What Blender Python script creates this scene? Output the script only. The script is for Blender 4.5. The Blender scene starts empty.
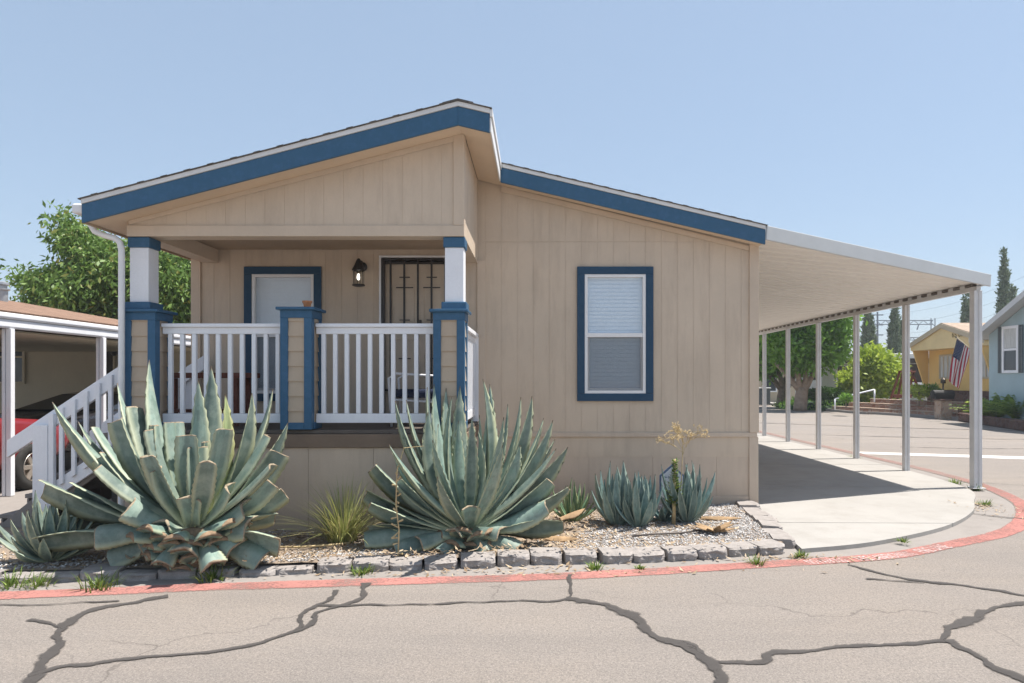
import bpy, math, random
import numpy as np
from mathutils import Vector, Matrix, Quaternion, noise as mnoise

rng = random.Random(7)
nrg = np.random.default_rng(11)
scene = bpy.context.scene
COL = scene.collection
R = math.radians
HAZE = 0.0012
F, CU, CV, H = 683.0, 537.0, 380.0, 1.5        # lens (px), eye line of the facade's normal, eye height


def P(u, v, Y):
    """the world point seen at pixel (u, v) standing Y metres in front of the camera"""
    return Vector(((u - CU) / F * Y, Y, H - (v - CV) / F * Y))


def G(u, v, z=0.0):
    """the ground point seen at pixel (u, v)"""
    Y = (H - z) * F / (v - CV)
    return Vector(((u - CU) / F * Y, Y, z))


# ------------------------------------------------------------------ materials
def lin(c):
    return tuple(((x / 255.0) / 12.92 if x / 255.0 <= 0.04045 else ((x / 255.0 + 0.055) / 1.055) ** 2.4) for x in c)


class NT:
    def __init__(self, name):
        self.m = bpy.data.materials.new(name)
        self.m.use_nodes = True
        self.t = self.m.node_tree
        self.t.nodes.clear()
        self.out = self.n('ShaderNodeOutputMaterial')
        self.tc = self.n('ShaderNodeTexCoord')

    def n(self, kind, **kw):
        nd = self.t.nodes.new(kind)
        for k, v in kw.items():
            setattr(nd, k, v)
        return nd

    def l(self, a, b):
        self.t.links.new(a, b)

    def noise(self, scale, detail=5, rough=0.6, stretch=None, src=None, dist=0.0):
        nd = self.n('ShaderNodeTexNoise')
        nd.inputs['Scale'].default_value = scale
        nd.inputs['Detail'].default_value = detail
        nd.inputs['Roughness'].default_value = rough
        nd.inputs['Distortion'].default_value = dist
        co = src or self.tc.outputs['Object']
        if stretch:
            mp = self.n('ShaderNodeMapping')
            mp.inputs['Scale'].default_value = stretch
            self.l(co, mp.inputs['Vector'])
            co = mp.outputs['Vector']
        self.l(co, nd.inputs['Vector'])
        return nd.outputs['Fac']

    def ramp(self, fac, lo, hi, a=0.0, b=1.0):
        nd = self.n('ShaderNodeMapRange')
        nd.inputs['From Min'].default_value = lo
        nd.inputs['From Max'].default_value = hi
        nd.inputs['To Min'].default_value = a
        nd.inputs['To Max'].default_value = b
        self.l(fac, nd.inputs['Value'])
        return nd.outputs['Result']

    def mix(self, fac, a, b, mode='MIX'):
        nd = self.n('ShaderNodeMix', data_type='RGBA', blend_type=mode)
        nd.clamp_factor = True
        for s, x in (('A', a), ('B', b)):
            sock = [i for i in nd.inputs if i.name == s and i.type == 'RGBA'][0]
            if isinstance(x, tuple):
                sock.default_value = (x[0], x[1], x[2], 1)
            else:
                self.l(x, sock)
        fs = [i for i in nd.inputs if i.name == 'Factor' and i.type == 'VALUE'][0]
        if isinstance(fac, (int, float)):
            fs.default_value = fac
        else:
            self.l(fac, fs)
        return [o for o in nd.outputs if o.type == 'RGBA'][0]

    def math(self, op, a, b=None):
        nd = self.n('ShaderNodeMath', operation=op)
        for i, x in enumerate((a, b)):
            if x is None:
                continue
            if isinstance(x, (int, float)):
                nd.inputs[i].default_value = x
            else:
                self.l(x, nd.inputs[i])
        return nd.outputs[0]

    def attr(self, name='dat'):
        a = self.n('ShaderNodeAttribute', attribute_name=name)
        s = self.n('ShaderNodeSeparateColor')
        self.l(a.outputs['Color'], s.inputs['Color'])
        return s.outputs

    def finish(self, color, rough=0.6, spec=0.3, metal=0.0, bump=None, bstr=0.3, bdist=0.01, translucent=0.0):
        b = self.n('ShaderNodeBsdfPrincipled')
        if isinstance(color, tuple):
            b.inputs['Base Color'].default_value = (*color, 1)
        else:
            self.l(color, b.inputs['Base Color'])
        if isinstance(rough, (int, float)):
            b.inputs['Roughness'].default_value = rough
        else:
            self.l(rough, b.inputs['Roughness'])
        b.inputs['Specular IOR Level'].default_value = spec
        b.inputs['Metallic'].default_value = metal
        if bump is not None:
            bp = self.n('ShaderNodeBump')
            bp.inputs['Strength'].default_value = bstr
            bp.inputs['Distance'].default_value = bdist
            self.l(bump, bp.inputs['Height'])
            self.l(bp.outputs['Normal'], b.inputs['Normal'])
        sh = b.outputs['BSDF']
        if translucent:
            tr = self.n('ShaderNodeBsdfTranslucent')
            if isinstance(color, tuple):
                tr.inputs['Color'].default_value = (*color, 1)
            else:
                self.l(color, tr.inputs['Color'])
            mx = self.n('ShaderNodeMixShader')
            mx.inputs[0].default_value = translucent
            self.l(sh, mx.inputs[1])
            self.l(tr.outputs[0], mx.inputs[2])
            sh = mx.outputs[0]
        self.l(sh, self.out.inputs['Surface'])
        return self.m


def mul(c, k):
    return tuple(min(1.0, x * k) for x in c)


def mat(name, base, rough=0.6, var=0.12, scale=4.0, spec=0.3, metal=0.0, bscale=80.0, bstr=0.15, bdist=0.004, fine=0.06, stretch=None):
    t = NT(name)
    n1 = t.noise(scale, 6, 0.65, stretch)
    n2 = t.noise(scale * 14, 4, 0.7)
    c = t.mix(t.ramp(n1, 0.3, 0.7), mul(base, 1 - var), mul(base, 1 + var))
    c = t.mix(t.ramp(n2, 0.35, 0.65, 0, fine), c, mul(base, 0.45))
    bn = t.noise(bscale, 4, 0.6)
    return t.finish(c, rough, spec, metal, bn, bstr, bdist)


def weathered(name, base, dirt, amount=0.35, rough=0.65, streak=(3, 3, 0.5), low=None):
    """painted boards with streaks of dust; low = (z0, z1) also gathers splash dirt near the soil"""
    t = NT(name)
    n1 = t.noise(1.2, 6, 0.65)
    n2 = t.noise(3.0, 6, 0.7, streak)
    n3 = t.noise(55, 3, 0.7)
    c = t.mix(t.ramp(n1, 0.3, 0.7), mul(base, 0.93), mul(base, 1.06))
    c = t.mix(t.ramp(n2, 0.48, 0.72, 0, amount), c, dirt)
    c = t.mix(t.ramp(n3, 0.3, 0.7, 0, 0.10), c, mul(base, 0.6))
    if low:
        sx = t.n('ShaderNodeSeparateXYZ')
        t.l(t.tc.outputs['Object'], sx.inputs[0])
        zz = t.math('ADD', sx.outputs['Z'], t.ramp(n2, 0.3, 0.7, -0.12, 0.12))
        c = t.mix(t.ramp(zz, low[1], low[0], 0, 0.55), c, dirt)
    bn = t.noise(120, 3, 0.6, (1, 1, 0.08))
    return t.finish(c, rough, 0.25, 0, bn, 0.2, 0.002)


M = {}
TAN = (0.60, 0.495, 0.385)
M['siding'] = weathered('tan_siding', TAN, (0.43, 0.345, 0.265), 0.50, streak=(2.2, 2.2, 0.35))
M['skirt'] = weathered('tan_skirt', (0.58, 0.475, 0.375), (0.40, 0.32, 0.25), 0.35, low=(0.1, 0.35))
M['trim'] = weathered('tan_trim', (0.60, 0.49, 0.38), (0.46, 0.375, 0.285), 0.25)
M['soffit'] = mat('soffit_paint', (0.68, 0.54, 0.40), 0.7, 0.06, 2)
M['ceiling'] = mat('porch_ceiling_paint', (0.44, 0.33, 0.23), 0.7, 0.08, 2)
M['brown'] = mat('brown_rim_board', (0.20, 0.145, 0.105), 0.7, 0.15, 3)
M['deck'] = mat('deck_board_stain', (0.12, 0.10, 0.085), 0.7, 0.2, 4)
BLUE = (0.042, 0.118, 0.208)
M['blue'] = weathered('blue_trim_paint', BLUE, (0.07, 0.16, 0.30), 0.45, 0.5, (5, 5, 5))
M['navy'] = weathered('navy_trim_paint', (0.020, 0.062, 0.118), (0.04, 0.09, 0.15), 0.35, 0.5, (5, 5, 5))
M['white'] = weathered('white_paint', (0.82, 0.83, 0.86), (0.66, 0.66, 0.66), 0.25, 0.5)
M['vinyl'] = mat('white_vinyl', (0.80, 0.80, 0.80), 0.35, 0.04, 3, 0.4)
M['drip'] = mat('white_drip_edge', (0.70, 0.70, 0.69), 0.5, 0.08, 3)
M['iron'] = mat('black_iron', (0.022, 0.018, 0.016), 0.45, 0.2, 8, 0.5)
M['bronze'] = mat('dark_bronze', (0.05, 0.04, 0.03), 0.4, 0.2, 8, 0.5, 0.6)
M['door'] = mat('beige_door', (0.62, 0.52, 0.41), 0.55, 0.08, 3)
M['carport'] = mat('white_awning_metal', (0.80, 0.765, 0.71), 0.5, 0.04, 0.6, 0.4)
M['fascia_metal'] = mat('pale_fascia_metal', (0.50, 0.52, 0.53), 0.45, 0.06, 2, 0.4)
M['post'] = mat('grey_white_post', (0.62, 0.62, 0.62), 0.45, 0.08, 3, 0.45)
M['navycloth'] = mat('navy_cushion', (0.015, 0.022, 0.05), 0.9, 0.2, 10)
M['terracotta'] = mat('terracotta', (0.50, 0.22, 0.10), 0.8, 0.15, 30)
M['redwood'] = mat('red_brown_wood', (0.17, 0.055, 0.035), 0.6, 0.25, 10)
M['galv'] = mat('galvanised_steel', (0.42, 0.43, 0.44), 0.4, 0.2, 8, 0.5, 0.6)
M['carred'] = mat('red_car_paint', (0.21, 0.016, 0.022), 0.25, 0.03, 3, 0.6)
M['carblack'] = mat('black_car_paint', (0.018, 0.018, 0.022), 0.22, 0.03, 3, 0.6)
M['carglass'] = mat('dark_car_glass', (0.012, 0.013, 0.015), 0.08, 0.1, 3, 0.6)
M['rubber'] = mat('tyre_rubber', (0.03, 0.029, 0.027), 0.85, 0.2, 10)
M['alloy'] = mat('alloy_rim', (0.42, 0.37, 0.32), 0.35, 0.1, 8, 0.5, 0.5)
M['black'] = mat('black_plastic', (0.015, 0.015, 0.016), 0.6, 0.1, 8)
M['nwall'] = mat('olive_grey_wall', (0.52, 0.47, 0.36), 0.75, 0.06, 2)
M['darkdoor'] = mat('dark_brown_door', (0.04, 0.028, 0.022), 0.5, 0.2, 5)
M['yellow'] = weathered('yellow_siding', (0.74, 0.50, 0.19), (0.62, 0.41, 0.16), 0.3)
M['yellowpale'] = weathered('pale_yellow_gable', (0.76, 0.60, 0.33), (0.62, 0.47, 0.25), 0.3)
M['bluegrey'] = weathered('blue_grey_siding', (0.36, 0.47, 0.51), (0.31, 0.41, 0.45), 0.3)
M['pale'] = weathered('off_white_siding', (0.55, 0.55, 0.52), (0.42, 0.42, 0.40), 0.3)
M['beige'] = weathered('beige_wall', (0.50, 0.43, 0.32), (0.42, 0.36, 0.27), 0.3)
M['greytrim'] = mat('grey_trim', (0.55, 0.56, 0.57), 0.6, 0.06, 3)
M['shutter'] = mat('slate_shutter', (0.12, 0.14, 0.15), 0.6, 0.1, 5)
M['curtain'] = mat('pale_curtain', (0.52, 0.53, 0.52), 0.8, 0.25, 4, stretch=(8, 8, 0.5))
M['darkglass'] = mat('dark_window_glass', (0.035, 0.045, 0.055), 0.08, 0.2, 2, 0.6)
M['hedgegreen'] = mat('hedge_green', (0.02, 0.05, 0.015), 0.8, 0.4, 10)
M['bark'] = mat('tree_bark', (0.20, 0.155, 0.115), 0.9, 0.35, 8, 0.1, bscale=25, bstr=0.8, bdist=0.03)
M['barkpale'] = mat('pale_ficus_bark', (0.33, 0.25, 0.19), 0.9, 0.3, 5, 0.1, bscale=15, bstr=0.8, bdist=0.04)
M['steelgrey'] = mat('grey_lattice_steel', (0.16, 0.19, 0.23), 0.6, 0.1, 5)
M['dry'] = mat('dry_straw', (0.52, 0.40, 0.22), 0.9, 0.3, 20)
M['deadleaf'] = mat('dead_agave_leaf', (0.36, 0.24, 0.135), 0.9, 0.35, 12)
M['stubcut'] = mat('cut_stub_fibre', (0.24, 0.165, 0.105), 0.95, 0.4, 25)
M['fibre'] = mat('cut_leaf_fibre', (0.31, 0.25, 0.175), 0.95, 0.35, 40)
M['stump'] = mat('dark_leaf_base', (0.07, 0.06, 0.04), 0.95, 0.4, 20)
M['hose'] = mat('irrigation_hose', (0.10, 0.085, 0.075), 0.7, 0.2, 10)
M['signface'] = mat('pale_sign_face', (0.62, 0.63, 0.66), 0.5, 0.05, 10)
M['signblue'] = mat('sign_blue', (0.12, 0.17, 0.26), 0.5, 0.1, 10)
M['flagred'] = mat('flag_red', (0.42, 0.028, 0.05), 0.8, 0.08, 10)
M['flagwhite'] = mat('flag_white', (0.74, 0.70, 0.70), 0.8, 0.05, 10)
M['flagblue'] = mat('flag_blue', (0.022, 0.035, 0.09), 0.8, 0.08, 10)
M['polewood'] = mat('pale_flag_pole', (0.60, 0.52, 0.40), 0.5, 0.1, 10)
M['ochre'] = mat('brown_numerals', (0.14, 0.09, 0.03), 0.6, 0.1, 10)


def m_shingle(name, base):
    t = NT(name)
    v = t.n('ShaderNodeTexBrick')
    v.inputs['Scale'].default_value = 3.2
    v.inputs['Color1'].default_value = (*mul(base, 0.75), 1)
    v.inputs['Color2'].default_value = (*mul(base, 1.2), 1)
    v.inputs['Mortar'].default_value = (*mul(base, 0.55), 1)
    v.inputs['Mortar Size'].default_value = 0.015
    t.l(t.tc.outputs['Object'], v.inputs['Vector'])
    c = t.mix(t.ramp(t.noise(40, 3, 0.7), 0.3, 0.7, 0, 0.35), v.outputs['Color'], mul(base, 0.6))
    return t.finish(c, 0.9, 0.15, 0, t.noise(90, 3), 0.5, 0.01)


M['shingle'] = m_shingle('grey_shingle', (0.16, 0.145, 0.13))
M['tile'] = m_shingle('orange_brown_shingle', (0.26, 0.165, 0.118))
M['browntile'] = m_shingle('brown_shingle', (0.40, 0.31, 0.24))


def m_lap(name, base):
    return weathered(name, base, mul(base, 0.75), 0.25)


M['lap'] = m_lap('lap_siding', (0.50, 0.40, 0.30))


def m_brick(name, a, b, mortar, sc=1.0):
    t = NT(name)
    mp = t.n('ShaderNodeMapping')
    mp.inputs['Rotation'].default_value = (R(90), 0, 0)
    t.l(t.tc.outputs['Object'], mp.inputs['Vector'])
    v = t.n('ShaderNodeTexVoronoi')
    v.inputs['Scale'].default_value = 3.2 * sc
    t.l(t.tc.outputs['Object'], v.inputs['Vector'])
    e = t.n('ShaderNodeTexVoronoi', feature='DISTANCE_TO_EDGE')
    e.inputs['Scale'].default_value = 3.2 * sc
    t.l(t.tc.outputs['Object'], e.inputs['Vector'])
    sp = t.n('ShaderNodeSeparateColor')
    t.l(v.outputs['Color'], sp.inputs['Color'])
    c = t.mix(sp.outputs[0], a, b)
    c = t.mix(t.ramp(e.outputs['Distance'], 0.02, 0.06, 0.8, 0.0), c, mortar)
    c = t.mix(t.ramp(t.noise(30, 4), 0.35, 0.65, 0, 0.35), c, mul(a, 0.6))
    return t.finish(c, 0.9, 0.2, 0, t.ramp(e.outputs['Distance'], 0.0, 0.08), 0.6, 0.03)


M['redstone'] = m_brick('red_brown_stone', (0.34, 0.17, 0.12), (0.50, 0.32, 0.23), (0.50, 0.43, 0.36))
M['brick'] = m_brick('tan_brick', (0.34, 0.23, 0.17), (0.50, 0.38, 0.29), (0.48, 0.43, 0.37), 1.6)
M['darkbrick'] = m_brick('dark_brick', (0.10, 0.055, 0.045), (0.17, 0.10, 0.08), (0.16, 0.13, 0.12), 1.5)


def m_road():
    t = NT('worn_asphalt')
    base = (0.30, 0.264, 0.234)
    n1 = t.noise(0.28, 7, 0.68)
    n2 = t.noise(0.9, 6, 0.7, (0.35, 2.2, 1))
    n3 = t.noise(5.0, 5, 0.75)
    n4 = t.noise(52, 6, 0.85)
    n5 = t.noise(90, 5, 0.85)
    n6 = t.noise(0.55, 5, 0.6)
    n7 = t.noise(20, 6, 0.9)
    c = t.mix(t.ramp(n1, 0.3, 0.7), mul(base, 0.84), mul(base, 1.10))
    c = t.mix(t.ramp(n2, 0.42, 0.70, 0, 0.7), c, (0.20, 0.180, 0.166))
    c = t.mix(t.ramp(n3, 0.52, 0.75, 0, 0.45), c, (0.325, 0.28, 0.24))
    c = t.mix(t.ramp(n6, 0.45, 0.7, 0, 0.5), c, (0.30, 0.245, 0.195), 'MIX')
    c = t.mix(t.ramp(n7, 0.40, 0.62, 0, 0.42), c, mul(base, 0.58))
    c = t.mix(t.ramp(n4, 0.44, 0.60, 0, 0.75), c, (0.15, 0.134, 0.124))
    c = t.mix(t.ramp(n5, 0.50, 0.64, 0, 0.60), c, (0.46, 0.41, 0.365))
    w = t.n('ShaderNodeTexVoronoi', feature='DISTANCE_TO_EDGE')
    w.inputs['Scale'].default_value = 0.55
    mp = t.n('ShaderNodeVectorMath', operation='ADD')
    nz = t.n('ShaderNodeTexNoise')
    nz.inputs['Scale'].default_value = 1.3
    nz.inputs['Detail'].default_value = 6
    t.l(t.tc.outputs['Object'], nz.inputs['Vector'])
    t.l(t.tc.outputs['Object'], mp.inputs[0])
    t.l(nz.outputs['Color'], mp.inputs[1])
    t.l(mp.outputs[0], w.inputs['Vector'])
    crack = t.ramp(w.outputs['Distance'], 0.0, 0.006, 1.0, 0.0)
    crack = t.math('MULTIPLY', crack, t.ramp(t.noise(0.7, 3), 0.46, 0.58, 0, 0.75))
    c = t.mix(crack, c, (0.12, 0.105, 0.095))
    return t.finish(c, 0.92, 0.18, 0, t.noise(60, 6, 0.85), 0.7, 0.012)


M['road'] = m_road()


def m_concrete(name, base, stain):
    t = NT(name)
    c = t.mix(t.ramp(t.noise(0.7, 6, 0.65), 0.3, 0.7), mul(base, 0.92), mul(base, 1.06))
    c = t.mix(t.ramp(t.noise(2.2, 6, 0.7), 0.46, 0.74, 0, 0.6), c, stain)
    c = t.mix(t.ramp(t.noise(60, 5, 0.8), 0.4, 0.7, 0, 0.28), c, mul(base, 0.6))
    return t.finish(c, 0.88, 0.2, 0, t.noise(180, 3, 0.7), 0.25, 0.003)


M['pad'] = m_concrete('pale_concrete', (0.36, 0.342, 0.318), (0.27, 0.25, 0.225))
M['gutter'] = m_concrete('grey_concrete', (0.275, 0.25, 0.23), (0.20, 0.18, 0.165))
M['block'] = mat('concrete_block', (0.34, 0.31, 0.29), 0.95, 0.22, 7, 0.15, bscale=60, bstr=0.6, bdist=0.012, fine=0.3)


def m_soil():
    t = NT('dry_soil')
    c = t.mix(t.ramp(t.noise(1.5, 6, 0.7), 0.3, 0.7), (0.30, 0.235, 0.18), (0.42, 0.345, 0.275))
    c = t.mix(t.ramp(t.noise(60, 4, 0.8), 0.4, 0.7, 0, 0.5), c, (0.22, 0.165, 0.12))
    return t.finish(c, 0.95, 0.1, 0, t.noise(70, 5, 0.8), 0.8, 0.02)


M['soil'] = m_soil()


def m_worn_paint(name, paint, lo, hi, edge=(0.75, 1.05), ragged=0.7, depth=1.0):
    """paint or sealer that has worn off in patches and frays at its edges, showing the road below"""
    t = NT(name)
    n1 = t.noise(2.6, 6, 0.7)
    n2 = t.noise(38, 5, 0.8)
    n3 = t.noise(9, 5, 0.75)
    k = t.math('ADD', t.math('MULTIPLY', n1, 0.55), t.math('MULTIPLY', n2, 0.45))
    c = t.mix(t.ramp(t.noise(1.1, 4), 0.3, 0.7), mul(paint, 0.85), mul(paint, 1.12))
    c = t.mix(t.ramp(n2, 0.45, 0.7, 0, 0.4), c, mul(paint, 0.6))
    s_ = t.attr()
    fray = t.math('ADD', s_[0], t.math('MULTIPLY', t.math('SUBTRACT', t.math('ADD', t.math('MULTIPLY', n3, 0.5), t.math('MULTIPLY', n2, 0.5)), 0.5), ragged * 3))
    al = t.math('MULTIPLY', t.ramp(fray, edge[0], edge[1], 1.0, 0.0), t.ramp(k, lo, hi, depth, 0.0))
    al = t.math('MULTIPLY', al, t.math('SUBTRACT', 1.0, t.math('MULTIPLY', s_[1], 0.62)))
    b = t.n('ShaderNodeBsdfPrincipled')
    t.l(c, b.inputs['Base Color'])
    b.inputs['Roughness'].default_value = 0.9
    b.inputs['Specular IOR Level'].default_value = 0.2
    tr = t.n('ShaderNodeBsdfTransparent')
    mx = t.n('ShaderNodeMixShader')
    t.l(al, mx.inputs[0])
    t.l(tr.outputs[0], mx.inputs[1])
    t.l(b.outputs[0], mx.inputs[2])
    t.l(mx.outputs[0], t.out.inputs['Surface'])
    return t.m


M['redpaint'] = m_worn_paint('faded_red_paint', (0.40, 0.18, 0.155), 0.47, 0.67, (0.85, 1.05), 0.35, 0.95)
M['whitepaint'] = m_worn_paint('faded_white_paint', (0.56, 0.53, 0.50), 0.54, 0.72, (0.9, 1.1), 0.3)
M['stencil'] = m_worn_paint('faded_stencil_paint', (0.60, 0.53, 0.51), 0.47, 0.60, (0.9, 1.1), 0.3, 0.9)
M['tar'] = m_worn_paint('crack_sealer', (0.075, 0.068, 0.064), 0.55, 0.78, (0.60, 0.90), 0.5, 0.92)


def m_pebble():
    t = NT('grey_pebbles')
    s = t.attr()
    c = t.mix(s[0], (0.25, 0.24, 0.235), (0.66, 0.635, 0.61))
    c = t.mix(t.ramp(s[1], 0.75, 1.0, 0, 0.6), c, (0.36, 0.23, 0.15))
    return t.finish(c, 0.9, 0.2)


M['pebble'] = m_pebble()


def m_leaf(name, dark, light, yellow=None, trans=0.25, rough=0.5):
    t = NT(name)
    s = t.attr()
    c = t.mix(s[2], dark, light)
    if yellow:
        c = t.mix(t.ramp(s[0], 0.86, 1.0, 0, 0.9), c, yellow)
    return t.finish(c, rough, 0.35, translucent=trans)


M['treeleaf'] = m_leaf('bright_tree_leaf', (0.07, 0.14, 0.026), (0.23, 0.36, 0.085), (0.33, 0.30, 0.08), 0.35)
M['ficusleaf'] = m_leaf('ficus_leaf', (0.075, 0.17, 0.028), (0.25, 0.45, 0.065), None, 0.42)
M['hedgeleaf'] = m_leaf('hedge_leaf', (0.03, 0.075, 0.014), (0.09, 0.19, 0.03), None, 0.3)
M['limeleaf'] = m_leaf('lime_shrub_leaf', (0.20, 0.30, 0.03), (0.50, 0.60, 0.085), None, 0.4)
M['cypressleaf'] = m_leaf('cypress_needle', (0.085, 0.125, 0.065), (0.17, 0.22, 0.125), None, 0.1, 0.7)
M['fernleaf'] = m_leaf('fern_frond', (0.10, 0.19, 0.04), (0.32, 0.44, 0.10), None, 0.4)
M['weedleaf'] = m_leaf('weed_leaf', (0.07, 0.13, 0.02), (0.22, 0.30, 0.06), (0.40, 0.33, 0.12), 0.3)
M['grassblade'] = m_leaf('grass_blade', (0.22, 0.26, 0.07), (0.50, 0.48, 0.20), (0.66, 0.52, 0.28), 0.25)
M['litter'] = m_leaf('dry_litter', (0.22, 0.145, 0.085), (0.52, 0.41, 0.28), None, 0.15, 0.9)
M['succulent'] = m_leaf('green_succulent', (0.08, 0.14, 0.03), (0.24, 0.31, 0.07), None, 0.15)


def m_agave(name, face, pale, margin):
    t = NT(name)
    s = t.attr()                                  # R distance from the midline, G along the leaf, B per leaf
    n1 = t.noise(7, 5, 0.65)
    n2 = t.noise(26, 4, 0.7, (1, 1, 0.25))
    c = t.mix(s[2], mul(face, 0.62), mul(face, 1.45))
    cv_ = t.n('ShaderNodeCombineXYZ')
    t.l(t.math('MULTIPLY', s[0], 0.9), cv_.inputs[0])
    t.l(t.math('MULTIPLY', s[1], 4.5), cv_.inputs[1])
    t.l(t.math('MULTIPLY', s[2], 37.0), cv_.inputs[2])
    imp = t.noise(2.4, 2, 0.5, None, cv_.outputs[0])
    c = t.mix(t.ramp(imp, 0.47, 0.53, 0, 0.42), c, mul(face, 0.62))       # marks left by the neighbouring leaves
    c = t.mix(t.ramp(n1, 0.42, 0.72, 0, 0.6), c, pale)
    c = t.mix(t.ramp(t.noise(3.5, 5, 0.7), 0.60, 0.78, 0, 0.45), c, (0.33, 0.29, 0.19))
    c = t.mix(t.ramp(n2, 0.45, 0.75, 0, 0.30), c, mul(face, 0.55))
    e = t.ramp(s[0], 0.60, 1.0, 0, 0.85)
    c = t.mix(e, c, margin)
    c = t.mix(t.ramp(s[1], 0.28, 0.0, 0, 0.6), c, mul(margin, 1.05))
    c = t.mix(t.ramp(s[1], 0.965, 0.99, 0, 0.9), c, (0.10, 0.06, 0.04))
    rg = t.ramp(n1, 0.3, 0.7, 0.42, 0.62)
    return t.finish(c, rg, 0.4, 0, t.noise(60, 3, 0.6, (1, 1, 0.2)), 0.2, 0.004)


M['agave'] = m_agave('grey_green_agave', (0.175, 0.245, 0.208), (0.38, 0.44, 0.37), (0.55, 0.56, 0.36))
M['agavedark'] = m_agave('deep_green_agave', (0.16, 0.235, 0.20), (0.36, 0.42, 0.36), (0.50, 0.52, 0.33))
M['agaveblue'] = m_agave('blue_agave', (0.125, 0.205, 0.195), (0.26, 0.35, 0.33), (0.36, 0.43, 0.35))
M['agaveyoung'] = m_agave('young_green_agave', (0.12, 0.21, 0.12), (0.20, 0.30, 0.18), (0.40, 0.42, 0.20))
M['agaveyellow'] = m_agave('yellowing_agave', (0.34, 0.40, 0.19), (0.42, 0.46, 0.26), (0.52, 0.50, 0.25))


def m_glass(name, tint, gloss):
    t = NT(name)
    tr = t.n('ShaderNodeBsdfTransparent')
    tr.inputs[0].default_value = (*tint, 1)
    gl = t.n('ShaderNodeBsdfGlossy')
    gl.inputs['Roughness'].default_value = 0.02
    fr = t.n('ShaderNodeFresnel')
    fr.inputs[0].default_value = 1.5
    ge = t.n('ShaderNodeNewGeometry')
    k = t.math('MULTIPLY', t.math('ADD', fr.outputs[0], gloss), t.math('SUBTRACT', 1.0, ge.outputs['Backfacing']))
    mx = t.n('ShaderNodeMixShader')
    t.l(k, mx.inputs[0])
    t.l(tr.outputs[0], mx.inputs[1])
    t.l(gl.outputs[0], mx.inputs[2])
    t.l(mx.outputs[0], t.out.inputs['Surface'])
    return t.m


M['glass'] = m_glass('window_glass', (0.95, 0.975, 1.0), 0.08)
M['porchglass'] = m_glass('porch_window_glass', (0.98, 0.99, 1.0), 0.0)
M['clearglass'] = m_glass('lantern_glass', (0.95, 0.95, 0.93), 0.06)


def m_screen():
    t = NT('insect_screen')
    tr = t.n('ShaderNodeBsdfTransparent')
    df = t.n('ShaderNodeBsdfDiffuse')
    df.inputs[0].default_value = (0.10, 0.11, 0.125, 1)
    mx = t.n('ShaderNodeMixShader')
    mx.inputs[0].default_value = 0.38
    t.l(tr.outputs[0], mx.inputs[1])
    t.l(df.outputs[0], mx.inputs[2])
    t.l(mx.outputs[0], t.out.inputs['Surface'])
    return t.m


M['screen'] = m_screen()
M['blind'] = mat('white_blind', (0.84, 0.90, 0.95), 0.6, 0.03, 3)


def m_bulb():
    t = NT('lit_bulb')
    e = t.n('ShaderNodeEmission')
    e.inputs[0].default_value = (1, 0.95, 0.85, 1)
    e.inputs[1].default_value = 1.3
    t.l(e.outputs[0], t.out.inputs['Surface'])
    return t.m


M['bulb'] = m_bulb()


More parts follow.
